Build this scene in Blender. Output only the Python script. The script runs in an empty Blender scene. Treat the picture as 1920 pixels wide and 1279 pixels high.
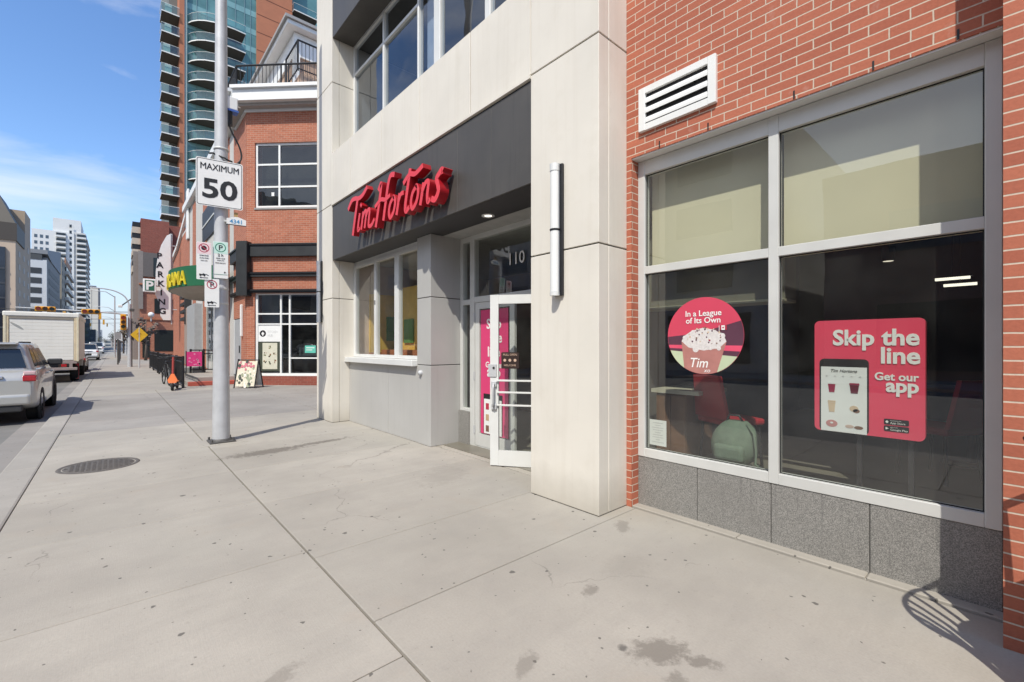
import bpy, bmesh, math, random
from mathutils import Vector, Matrix
R = math.radians
PI = math.pi
scene = bpy.context.scene
col = scene.collection
random.seed(7)

# ------------------------------------------------------------------ camera
cd = bpy.data.cameras.new('camera')
cam = bpy.data.objects.new('camera', cd)
col.objects.link(cam)
cam.location = (0, 0, 1.5)
cam.rotation_euler = (R(90), 0, -R(41.78))
cd.sensor_width = 36
cd.lens = 836 / 1920 * 36
cd.shift_y = 8.5 / 1920
cd.clip_start = 0.05
cd.clip_end = 6000
scene.camera = cam

# ------------------------------------------------------------------ sun and sky
SUN_EL = R(52.5)
sx, sy = -0.842, -0.539                       # where the sun stands, seen from the ground
ld = bpy.data.lights.new('sun', 'SUN')
ld.energy = 3.85
ld.angle = R(0.5)
ld.color = (1.0, 0.962, 0.865)
sun = bpy.data.objects.new('sun', ld)
col.objects.link(sun)
dirv = Vector((-sx * math.cos(SUN_EL), -sy * math.cos(SUN_EL), -math.sin(SUN_EL)))
sun.rotation_euler = dirv.to_track_quat('-Z', 'Y').to_euler()
sun.location = (-30, -20, 50)

w = bpy.data.worlds.new('World')
scene.world = w
w.use_nodes = True
nt = w.node_tree
nt.nodes.clear()
out = nt.nodes.new('ShaderNodeOutputWorld')
bg = nt.nodes.new('ShaderNodeBackground')
sk = nt.nodes.new('ShaderNodeTexSky')
sk.sky_type = 'NISHITA'
sk.sun_disc = False
sk.sun_elevation = SUN_EL
sk.sun_rotation = math.atan2(sx, sy)
sk.air_density = 1.0
sk.dust_density = 0.25
sk.ozone_density = 2.0
bg.inputs['Strength'].default_value = 0.14
geo = nt.nodes.new('ShaderNodeTexCoord')
mp = nt.nodes.new('ShaderNodeMapping')
mp.inputs['Scale'].default_value = (1.1, 1.6, 3.6)
mp.inputs['Location'].default_value = (0.35, 0.2, 0.1)
nz = nt.nodes.new('ShaderNodeTexNoise')
nz.inputs['Scale'].default_value = 2.3
nz.inputs['Detail'].default_value = 7
nz.inputs['Roughness'].default_value = 0.55
nz.inputs['Distortion'].default_value = 0.5
sp_ = nt.nodes.new('ShaderNodeSeparateXYZ')
hs = nt.nodes.new('ShaderNodeHueSaturation')
hs.inputs['Saturation'].default_value = 1.16
hs.inputs['Value'].default_value = 1.4
hs.inputs['Hue'].default_value = 0.505
lowz = nt.nodes.new('ShaderNodeMapRange')      # pale lavender air low over the horizon
lowz.interpolation_type = 'SMOOTHSTEP'
lowz.inputs['From Min'].default_value = 0.0
lowz.inputs['From Max'].default_value = 0.24
lowz.inputs['To Min'].default_value = 0.85
lowz.inputs['To Max'].default_value = 0.0
hz = nt.nodes.new('ShaderNodeMix')
hz.data_type = 'RGBA'
hz.inputs['B'].default_value = (3.5, 3.95, 5.0, 1)
bank = nt.nodes.new('ShaderNodeMath')          # more cloud stands over the west, behind the camera's left
bank.operation = 'MULTIPLY_ADD'
bank.inputs[1].default_value = -0.55
rp = nt.nodes.new('ShaderNodeValToRGB')
rp.color_ramp.elements[0].position = 0.56
rp.color_ramp.elements[1].position = 0.85
mx = nt.nodes.new('ShaderNodeMix')
mx.data_type = 'RGBA'
mx.inputs['B'].default_value = (6.2, 6.4, 6.9, 1)
ml = nt.nodes.new('ShaderNodeMath')
ml.operation = 'MULTIPLY'
ml.inputs[1].default_value = 0.75
L = nt.links.new
L(geo.outputs['Generated'], mp.inputs['Vector'])
L(mp.outputs['Vector'], nz.inputs['Vector'])
L(geo.outputs['Generated'], sp_.inputs[0])
L(sp_.outputs['X'], bank.inputs[0])
L(nz.outputs['Fac'], bank.inputs[2])
L(bank.outputs[0], rp.inputs['Fac'])
L(rp.outputs['Color'], ml.inputs[0])
L(ml.outputs[0], mx.inputs['Factor'])
L(sk.outputs['Color'], hs.inputs['Color'])
L(sp_.outputs['Z'], lowz.inputs['Value'])
L(lowz.outputs['Result'], hz.inputs['Factor'])
L(hs.outputs['Color'], hz.inputs['A'])
L(hz.outputs['Result'], mx.inputs['A'])
L(mx.outputs['Result'], bg.inputs['Color'])
L(bg.outputs['Background'], out.inputs['Surface'])

scene.view_settings.view_transform = 'Standard'
scene.view_settings.look = 'None'
scene.view_settings.exposure = 0.24
scene.view_settings.gamma = 1
scene.render.engine = 'CYCLES'
scene.cycles.max_bounces = 8
scene.cycles.transparent_max_bounces = 24
scene.cycles.caustics_reflective = False
scene.cycles.caustics_refractive = False

# ------------------------------------------------------------------ materials
MATS = {}


def new_mat(name):
    m = bpy.data.materials.new(name)
    m.use_nodes = True
    t = m.node_tree
    b = t.nodes['Principled BSDF']
    return m, t, b


def uvn(t, scale=(1, 1, 1)):
    u = t.nodes.new('ShaderNodeUVMap')
    u.uv_map = 'UVMap'
    p = t.nodes.new('ShaderNodeMapping')
    p.inputs['Scale'].default_value = scale
    t.links.new(u.outputs['UV'], p.inputs['Vector'])
    return p.outputs['Vector']


def objn(t, scale=(1, 1, 1)):
    g = t.nodes.new('ShaderNodeTexCoord')
    p = t.nodes.new('ShaderNodeMapping')
    p.inputs['Scale'].default_value = scale
    t.links.new(g.outputs['Object'], p.inputs['Vector'])
    return p.outputs['Vector']


def noise(t, vec, scale, detail=4, rough=0.55):
    n = t.nodes.new('ShaderNodeTexNoise')
    n.inputs['Scale'].default_value = scale
    n.inputs['Detail'].default_value = detail
    n.inputs['Roughness'].default_value = rough
    t.links.new(vec, n.inputs['Vector'])
    return n.outputs['Fac']


def ramp(t, fac, p0, p1, c0=(0, 0, 0, 1), c1=(1, 1, 1, 1)):
    r = t.nodes.new('ShaderNodeValToRGB')
    e = r.color_ramp.elements
    e[0].position = p0
    e[1].position = p1
    e[0].color = c0
    e[1].color = c1
    t.links.new(fac, r.inputs['Fac'])
    return r.outputs['Color']


def mixc(t, fac, a, b, mode='MIX'):
    m = t.nodes.new('ShaderNodeMix')
    m.data_type = 'RGBA'
    m.blend_type = mode
    for sock, v in (('Factor', fac), ('A', a), ('B', b)):
        if isinstance(v, (int, float)):
            m.inputs[sock].default_value = v
        elif isinstance(v, tuple):
            m.inputs[sock].default_value = v if len(v) == 4 else v + (1,)
        else:
            t.links.new(v, m.inputs[sock])
    return m.outputs['Result']


def mathn(t, op, a, b=0.0, clamp=False):
    m = t.nodes.new('ShaderNodeMath')
    m.operation = op
    m.use_clamp = clamp
    for i, v in enumerate((a, b)):
        if isinstance(v, (int, float)):
            m.inputs[i].default_value = v
        else:
            t.links.new(v, m.inputs[i])
    return m.outputs[0]


def bump(t, b, h, strength=0.3, dist=0.01):
    n = t.nodes.new('ShaderNodeBump')
    n.inputs['Strength'].default_value = strength
    n.inputs['Distance'].default_value = dist
    t.links.new(h, n.inputs['Height'])
    t.links.new(n.outputs['Normal'], b.inputs['Normal'])


def c4(c, k=1.0):
    return (min(c[0] * k, 1), min(c[1] * k, 1), min(c[2] * k, 1), 1)


def plain(name, c, rough=0.5, metal=0.0, var=0.08, scale=6, bmp=0.0, coat=0.0, streak=0.0, spec=None, scl=None):
    """one colour broken up by noise, faint vertical streaks and a little bump"""
    if name in MATS:
        return MATS[name]
    m, t, b = new_mat(name)
    v = objn(t)
    f = noise(t, v, scale, 5)
    cc = mixc(t, ramp(t, f, 0.3, 0.7), c4(c, 1 - var), c4(c, 1 + var))
    if streak:
        sf = noise(t, objn(t, (9, 9, 0.35)), 2.0, 4)
        cc = mixc(t, mathn(t, 'MULTIPLY', ramp(t, sf, 0.52, 0.75), streak), cc, c4(c, 0.55))
    t.links.new(cc, b.inputs['Base Color'])
    rr = mathn(t, 'ADD', mathn(t, 'MULTIPLY', f, 0.16), max(rough - 0.08, 0.02))
    t.links.new(rr, b.inputs['Roughness'])
    b.inputs['Metallic'].default_value = metal
    if coat:
        b.inputs['Coat Weight'].default_value = coat
        b.inputs['Coat Roughness'].default_value = 0.05
    if spec is not None:
        b.inputs['Specular IOR Level'].default_value = spec
    if bmp:
        bump(t, b, noise(t, v, scale * 8, 4), bmp, 0.004)
    MATS[name] = m
    return m


def brick_mat(name, c1, c2, mortar, bw=0.30, bh=0.068, mort=0.009, efflor=0.0, var=1.0, shift=0.0):
    m, t, b = new_mat(name)
    v = uvn(t)
    v.node.inputs['Location'].default_value = (shift, 0, 0)
    # slight waviness so that the joints are not ruled
    nw = t.nodes.new('ShaderNodeTexNoise')
    nw.inputs['Scale'].default_value = 9
    t.links.new(v, nw.inputs['Vector'])
    off = t.nodes.new('ShaderNodeVectorMath')
    off.operation = 'MULTIPLY_ADD'
    t.links.new(nw.outputs['Color'], off.inputs[0])
    off.inputs[1].default_value = (0.006, 0.004, 0)
    t.links.new(v, off.inputs[2])
    br = t.nodes.new('ShaderNodeTexBrick')
    br.inputs['Scale'].default_value = 1.0
    br.inputs['Brick Width'].default_value = bw
    br.inputs['Row Height'].default_value = bh
    br.inputs['Mortar Size'].default_value = mort * 0.5
    br.inputs['Mortar Smooth'].default_value = 0.25
    br.inputs['Bias'].default_value = 0.0
    br.inputs['Color1'].default_value = c1 + (1,)
    br.inputs['Color2'].default_value = c2 + (1,)
    br.inputs['Mortar'].default_value = mortar + (1,)
    t.links.new(off.outputs[0], br.inputs['Vector'])
    big = noise(t, v, 0.9, 5)
    fine = noise(t, v, 55, 4)
    cc = mixc(t, mathn(t, 'MULTIPLY', ramp(t, fine, 0.35, 0.75), 0.35), br.outputs['Color'], mixc(t, 1.0, br.outputs['Color'], (0.62, 0.62, 0.62), 'MULTIPLY'))
    cc = mixc(t, mathn(t, 'MULTIPLY', ramp(t, big, 0.35, 0.75), 0.25 * var), cc, mixc(t, 1.0, cc, (0.7, 0.66, 0.64), 'MULTIPLY'))
    if efflor:
        ef = noise(t, uvn(t, (1.2, 0.7, 1)), 1.7, 6, 0.7)
        cc = mixc(t, mathn(t, 'MULTIPLY', ramp(t, ef, 0.58, 0.78), efflor), cc, (0.62, 0.55, 0.50))
    t.links.new(cc, b.inputs['Base Color'])
    b.inputs['Roughness'].default_value = 0.85
    h = mathn(t, 'ADD', mathn(t, 'MULTIPLY', br.outputs['Fac'], -1.0), mathn(t, 'MULTIPLY', fine, 0.35))
    bump(t, b, h, 0.6, 0.006)
    MATS[name] = m
    return m


def glass_mat(name, tint=(0.86, 0.9, 0.88), ior=1.75, rough=0.0, dirt=0.04, wave=0.006):
    m, t, b = new_mat(name)
    t.nodes.remove(b)
    o = t.nodes['Material Output']
    tr = t.nodes.new('ShaderNodeBsdfTransparent')
    tr.inputs['Color'].default_value = tint + (1,)
    gl = t.nodes.new('ShaderNodeBsdfGlossy')
    gl.inputs['Roughness'].default_value = rough
    gl.inputs['Color'].default_value = (0.95, 0.97, 1, 1)
    lw = t.nodes.new('ShaderNodeLayerWeight')
    lw.inputs['Blend'].default_value = 0.5
    f0 = ((ior - 1) / (ior + 1)) ** 2
    fr = mathn(t, 'ADD', mathn(t, 'MULTIPLY', mathn(t, 'POWER', lw.outputs['Facing'], 5.0), 1 - f0), f0)
    v = objn(t)
    bp = t.nodes.new('ShaderNodeBump')
    bp.inputs['Strength'].default_value = 0.25
    bp.inputs['Distance'].default_value = wave
    t.links.new(noise(t, v, 1.6, 1), bp.inputs['Height'])
    t.links.new(bp.outputs['Normal'], gl.inputs['Normal'])
    mxs = t.nodes.new('ShaderNodeMixShader')
    t.links.new(fr, mxs.inputs[0])
    t.links.new(tr.outputs[0], mxs.inputs[1])
    t.links.new(gl.outputs[0], mxs.inputs[2])
    df = t.nodes.new('ShaderNodeBsdfDiffuse')
    df.inputs['Color'].default_value = (0.5, 0.5, 0.46, 1)
    m2 = t.nodes.new('ShaderNodeMixShader')
    d = mathn(t, 'MULTIPLY', ramp(t, noise(t, v, 2.5, 6), 0.35, 0.8), dirt)
    t.links.new(d, m2.inputs[0])
    t.links.new(mxs.outputs[0], m2.inputs[1])
    t.links.new(df.outputs[0], m2.inputs[2])
    t.links.new(m2.outputs[0], o.inputs['Surface'])
    MATS[name] = m
    return m


def emit(name, c, s):
    m, t, b = new_mat(name)
    b.inputs['Base Color'].default_value = c + (1,)
    b.inputs['Emission Color'].default_value = c + (1,)
    b.inputs['Emission Strength'].default_value = s
    MATS[name] = m
    return m


def concrete_mat(name, base, spots=0.75, stains=(), slab=True, tint2=None):
    m, t, b = new_mat(name)
    g = t.nodes.new('ShaderNodeTexCoord')
    v = g.outputs['Object']
    f1 = noise(t, v, 0.55, 6, 0.6)
    f2 = noise(t, v, 3.2, 6, 0.62)
    f3 = noise(t, v, 70, 3)
    cc = mixc(t, ramp(t, f1, 0.34, 0.68), c4(base, 0.82), c4(base, 1.12))
    cc = mixc(t, mathn(t, 'MULTIPLY', ramp(t, f2, 0.45, 0.75), 0.30), cc, c4(tint2 or base, 0.80))
    cc = mixc(t, mathn(t, 'MULTIPLY', ramp(t, f3, 0.35, 0.7), 0.22), cc, c4(base, 0.68))
    f5 = noise(t, objn(t, (0.5, 3.2, 1)), 2.2, 6, 0.65)
    cc = mixc(t, mathn(t, 'MULTIPLY', ramp(t, f5, 0.48, 0.72), 0.26), cc, c4(base, 0.74))
    f6 = noise(t, v, 0.35, 3)
    cc = mixc(t, mathn(t, 'MULTIPLY', ramp(t, f6, 0.5, 0.7), 0.3), cc, (base[0] * 1.05, base[1] * 1.10, base[2] * 1.10))
    f7 = noise(t, v, 22, 6, 0.75)
    cc = mixc(t, mathn(t, 'MULTIPLY', ramp(t, f7, 0.58, 0.72), 0.35), cc, c4(base, 0.55))
    # rust coloured washes
    f4 = noise(t, v, 1.3, 5, 0.6)
    cc = mixc(t, mathn(t, 'MULTIPLY', ramp(t, f4, 0.6, 0.8), 0.32), cc, (base[0] * 1.02, base[1] * 0.86, base[2] * 0.74))
    if slab:
        gi = t.nodes.new('ShaderNodeNewGeometry')
        k = mathn(t, 'MULTIPLY', gi.outputs['Random Per Island'], 0.20)
        cc = mixc(t, k, cc, c4(base, 0.45))
    if spots:
        for sc, rad, thr in ((2.3, 0.10, 0.30), (4.7, 0.13, 0.42), (9.0, 0.16, 0.45), (19.0, 0.2, 0.55)):
            vo = t.nodes.new('ShaderNodeTexVoronoi')
            vo.inputs['Scale'].default_value = sc
            wv = t.nodes.new('ShaderNodeVectorMath')
            wv.operation = 'MULTIPLY_ADD'
            nn = t.nodes.new('ShaderNodeTexNoise')
            nn.inputs['Scale'].default_value = 30
            t.links.new(v, nn.inputs['Vector'])
            t.links.new(nn.outputs['Color'], wv.inputs[0])
            wv.inputs[1].default_value = (0.03, 0.03, 0)
            t.links.new(v, wv.inputs[2])
            fl = t.nodes.new('ShaderNodeVectorMath')
            fl.operation = 'MULTIPLY'
            fl.inputs[1].default_value = (1, 1, 0)
            t.links.new(wv.outputs[0], fl.inputs[0])
            t.links.new(fl.outputs[0], vo.inputs['Vector'])
            sp = t.nodes.new('ShaderNodeSeparateColor')
            t.links.new(vo.outputs['Color'], sp.inputs['Color'])
            rr = mathn(t, 'MULTIPLY', sp.outputs[1], rad)
            inside = mathn(t, 'SUBTRACT', 1.0, mathn(t, 'DIVIDE', vo.outputs['Distance'], mathn(t, 'ADD', rr, 0.001)), True)
            inside = mathn(t, 'MULTIPLY', inside, 4.0, True)
            on = mathn(t, 'GREATER_THAN', sp.outputs[0], thr)
            fac = mathn(t, 'MULTIPLY', mathn(t, 'MULTIPLY', inside, on), mathn(t, 'MULTIPLY', sp.outputs[2], spots * 0.85))
            cc = mixc(t, fac, cc, (0.06, 0.055, 0.05))
    if slab:
        # hairline cracks here and there
        ce = t.nodes.new('ShaderNodeTexVoronoi')
        ce.feature = 'DISTANCE_TO_EDGE'
        ce.inputs['Scale'].default_value = 0.42
        cw = t.nodes.new('ShaderNodeVectorMath')
        cw.operation = 'MULTIPLY_ADD'
        cn = t.nodes.new('ShaderNodeTexNoise')
        cn.inputs['Scale'].default_value = 3.5
        cn.inputs['Detail'].default_value = 6
        t.links.new(v, cn.inputs['Vector'])
        t.links.new(cn.outputs['Color'], cw.inputs[0])
        cw.inputs[1].default_value = (0.5, 0.5, 0)
        t.links.new(v, cw.inputs[2])
        t.links.new(cw.outputs[0], ce.inputs['Vector'])
        cm = mathn(t, 'MULTIPLY', ramp(t, ce.outputs['Distance'], 0.0008, 0.0035, (1, 1, 1, 1), (0, 0, 0, 1)), ramp(t, noise(t, v, 0.8, 2), 0.52, 0.6))
        cc = mixc(t, mathn(t, 'MULTIPLY', cm, 0.6), cc, c4(base, 0.35))
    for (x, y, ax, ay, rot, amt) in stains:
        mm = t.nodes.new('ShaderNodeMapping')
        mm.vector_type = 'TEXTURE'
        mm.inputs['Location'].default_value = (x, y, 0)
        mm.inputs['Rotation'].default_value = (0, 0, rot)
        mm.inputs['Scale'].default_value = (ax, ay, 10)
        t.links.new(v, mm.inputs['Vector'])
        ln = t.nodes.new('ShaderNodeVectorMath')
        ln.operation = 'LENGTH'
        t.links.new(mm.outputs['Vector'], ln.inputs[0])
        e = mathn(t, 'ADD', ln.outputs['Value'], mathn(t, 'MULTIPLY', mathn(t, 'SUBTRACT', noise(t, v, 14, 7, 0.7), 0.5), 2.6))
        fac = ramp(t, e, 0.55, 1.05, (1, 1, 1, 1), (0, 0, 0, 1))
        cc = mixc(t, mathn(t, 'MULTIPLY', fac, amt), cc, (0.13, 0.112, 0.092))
    t.links.new(cc, b.inputs['Base Color'])
    b.inputs['Roughness'].default_value = 0.88
    broom = noise(t, objn(t, (160, 8, 1)), 1.0, 3)
    bump(t, b, mathn(t, 'ADD', mathn(t, 'ADD', f3, mathn(t, 'MULTIPLY', f2, 0.6)), mathn(t, 'MULTIPLY', broom, 0.5)), 0.3, 0.004)
    MATS[name] = m
    return m


def granite_mat(name):
    m, t, b = new_mat(name)
    v = objn(t)
    vo = t.nodes.new('ShaderNodeTexVoronoi')
    vo.inputs['Scale'].default_value = 240
    t.links.new(v, vo.inputs['Vector'])
    sp = t.nodes.new('ShaderNodeSeparateColor')
    t.links.new(vo.outputs['Color'], sp.inputs['Color'])
    cc = ramp(t, sp.outputs[0], 0.1, 0.95, (0.14, 0.137, 0.13, 1), (0.36, 0.345, 0.32, 1))
    f = noise(t, v, 2.4, 5)
    cc = mixc(t, mathn(t, 'MULTIPLY', ramp(t, f, 0.4, 0.7), 0.35), cc, (0.19, 0.18, 0.165))
    st = noise(t, objn(t, (1, 14, 0.5)), 2.0, 4)
    cc = mixc(t, mathn(t, 'MULTIPLY', ramp(t, st, 0.6, 0.75), 0.4), cc, (0.07, 0.07, 0.07))
    t.links.new(cc, b.inputs['Base Color'])
    b.inputs['Roughness'].default_value = 0.55
    MATS[name] = m
    return m


def panel_mat(name, c, grime=0.25):
    """precast cladding: vertical wash marks, faint blotches, dirt splashed up near the pavement"""
    m, t, b = new_mat(name)
    v = objn(t)
    f = noise(t, v, 1.1, 5)
    cc = mixc(t, ramp(t, f, 0.3, 0.7), c4(c, 0.93), c4(c, 1.04))
    sf = noise(t, objn(t, (7, 7, 0.25)), 2.0, 5)
    cc = mixc(t, mathn(t, 'MULTIPLY', ramp(t, sf, 0.5, 0.75), grime), cc, (c[0] * 0.72, c[1] * 0.68, c[2] * 0.62))
    f2 = noise(t, v, 3.5, 6, 0.65)
    cc = mixc(t, mathn(t, 'MULTIPLY', ramp(t, f2, 0.55, 0.8), grime * 0.8), cc, (c[0] * 0.66, c[1] * 0.6, c[2] * 0.5))
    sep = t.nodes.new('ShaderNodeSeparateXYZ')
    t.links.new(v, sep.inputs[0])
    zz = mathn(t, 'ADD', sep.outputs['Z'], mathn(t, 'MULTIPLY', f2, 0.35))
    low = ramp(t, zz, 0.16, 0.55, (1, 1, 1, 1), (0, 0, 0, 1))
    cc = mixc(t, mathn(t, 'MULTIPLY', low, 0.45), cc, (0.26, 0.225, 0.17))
    t.links.new(cc, b.inputs['Base Color'])
    b.inputs['Roughness'].default_value = 0.6
    bump(t, b, noise(t, v, 60, 3), 0.08, 0.002)
    MATS[name] = m
    return m


brick_near = brick_mat('red brick with pale joints', (0.495, 0.155, 0.088), (0.40, 0.115, 0.066), (0.64, 0.53, 0.42), 0.20, 0.068, 0.0092, 0.45)
brick_pier = brick_mat('red brick of the pier', (0.495, 0.155, 0.088), (0.40, 0.115, 0.066), (0.64, 0.53, 0.42), 0.20, 0.068, 0.0092, 0.1, 1.0, 0.05)
brick_mid = brick_mat('orange brick', (0.50, 0.175, 0.10), (0.39, 0.128, 0.072), (0.50, 0.38, 0.29), 0.22, 0.075, 0.010, 0.12)
brick_far = brick_mat('dark red brick', (0.30, 0.075, 0.05), (0.24, 0.06, 0.04), (0.32, 0.2, 0.16), 0.25, 0.08, 0.01, 0.0)
brick_pan = plain('terracotta cladding', (0.42, 0.16, 0.085), 0.8, var=0.1, scale=0.6)
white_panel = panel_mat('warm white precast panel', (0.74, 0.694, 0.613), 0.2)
joint_dark = plain('dark joint', (0.10, 0.095, 0.085), 0.9)
fascia_mat = plain('charcoal metal fascia', (0.076, 0.070, 0.063), 0.48, 0.0, 0.16, 1.5, streak=0.35)
grey_panel = plain('grey aluminium panel', (0.46, 0.45, 0.43), 0.42, 0.05, 0.05, 1.2, streak=0.12)
alu = plain('satin aluminium', (0.60, 0.60, 0.575), 0.42, 0.05, 0.05, 3)
alu_white = plain('pale painted aluminium', (0.72, 0.72, 0.70), 0.45, 0.1, 0.04, 3)
white_paint = plain('white paint', (0.78, 0.78, 0.76), 0.5, 0, 0.04, 3)
granite = granite_mat('grey speckled granite')
glass = glass_mat('window glass', (0.86, 0.89, 0.86), 2.0, 0.0, 0.045)
glass_up = glass_mat('upper window glass', (0.60, 0.66, 0.72), 2.1, 0.0, 0.03, 0.02)
glass_dark = glass_mat('dark window glass', (0.45, 0.5, 0.5), 1.8, 0.0, 0.03, 0.02)
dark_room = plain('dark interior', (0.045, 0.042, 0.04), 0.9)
room_floor = plain('interior floor tile', (0.17, 0.155, 0.125), 0.4, 0, 0.2, 2)
blind_mat = plain('cream roller blind', (0.70, 0.64, 0.47), 0.85, 0, 0.03, 2)
red_sign = plain('red sign plastic', (0.76, 0.05, 0.065), 0.4, 0, 0.05, 3)  # brighter red carries the light on the letter faces
red_side = plain('shaded red sign return', (0.36, 0.007, 0.014), 0.4, 0, 0.05, 3)  # returns painted deeper red than the faces, to carry their shade
steel = plain('galvanised steel', (0.52, 0.525, 0.535), 0.5, 0.15, 0.10, 5, bmp=0.05, streak=0.1)
steel_dark = plain('weathered dark steel', (0.11, 0.105, 0.10), 0.65, 0.4, 0.2, 12)
black_metal = plain('black painted metal', (0.018, 0.018, 0.02), 0.45, 0.2, 0.1, 5)
black = plain('black', (0.012, 0.012, 0.013), 0.5)
rubber = plain('rubber', (0.018, 0.018, 0.018), 0.85, 0, 0.15, 12)
white_sheet = plain('white reflective sheeting', (0.80, 0.80, 0.78), 0.45, 0, 0.03, 6)
red_ring = plain('sign red', (0.42, 0.03, 0.06), 0.5)
green_ring = plain('sign green', (0.03, 0.22, 0.14), 0.5)
pink_board = plain('crimson poster board', (0.80, 0.07, 0.13), 0.42, 0, 0.03, 3)
text_white = plain('white lettering', (0.85, 0.83, 0.80), 0.5, 0, 0.02, 3)
asphalt = concrete_mat('asphalt', (0.19, 0.183, 0.172), 0.0, (), False)
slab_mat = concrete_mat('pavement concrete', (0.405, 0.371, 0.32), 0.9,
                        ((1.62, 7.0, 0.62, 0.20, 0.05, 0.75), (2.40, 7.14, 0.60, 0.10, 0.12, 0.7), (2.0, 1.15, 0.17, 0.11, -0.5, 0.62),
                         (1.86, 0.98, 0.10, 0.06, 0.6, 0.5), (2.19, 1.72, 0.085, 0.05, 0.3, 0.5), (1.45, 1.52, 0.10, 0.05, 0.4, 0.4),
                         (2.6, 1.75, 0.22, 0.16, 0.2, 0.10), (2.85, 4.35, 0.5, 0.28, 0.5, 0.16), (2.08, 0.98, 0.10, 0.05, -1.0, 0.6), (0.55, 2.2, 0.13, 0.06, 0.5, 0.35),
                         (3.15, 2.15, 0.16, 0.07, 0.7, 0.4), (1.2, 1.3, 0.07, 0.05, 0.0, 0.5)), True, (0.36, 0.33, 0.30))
drive_mat = concrete_mat('driveway concrete', (0.33, 0.305, 0.275), 0.6, (), True)
far_pave = concrete_mat('far pavement concrete', (0.35, 0.318, 0.28), 0.3, (), False)
kerb_mat = concrete_mat('kerb concrete', (0.35, 0.325, 0.29), 0.6, (), False)
gutter_mat = concrete_mat('gutter concrete', (0.27, 0.25, 0.23), 0.6, (), False)
ground_mat = concrete_mat('ground', (0.22, 0.2, 0.18), 0.0, (), False)


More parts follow.
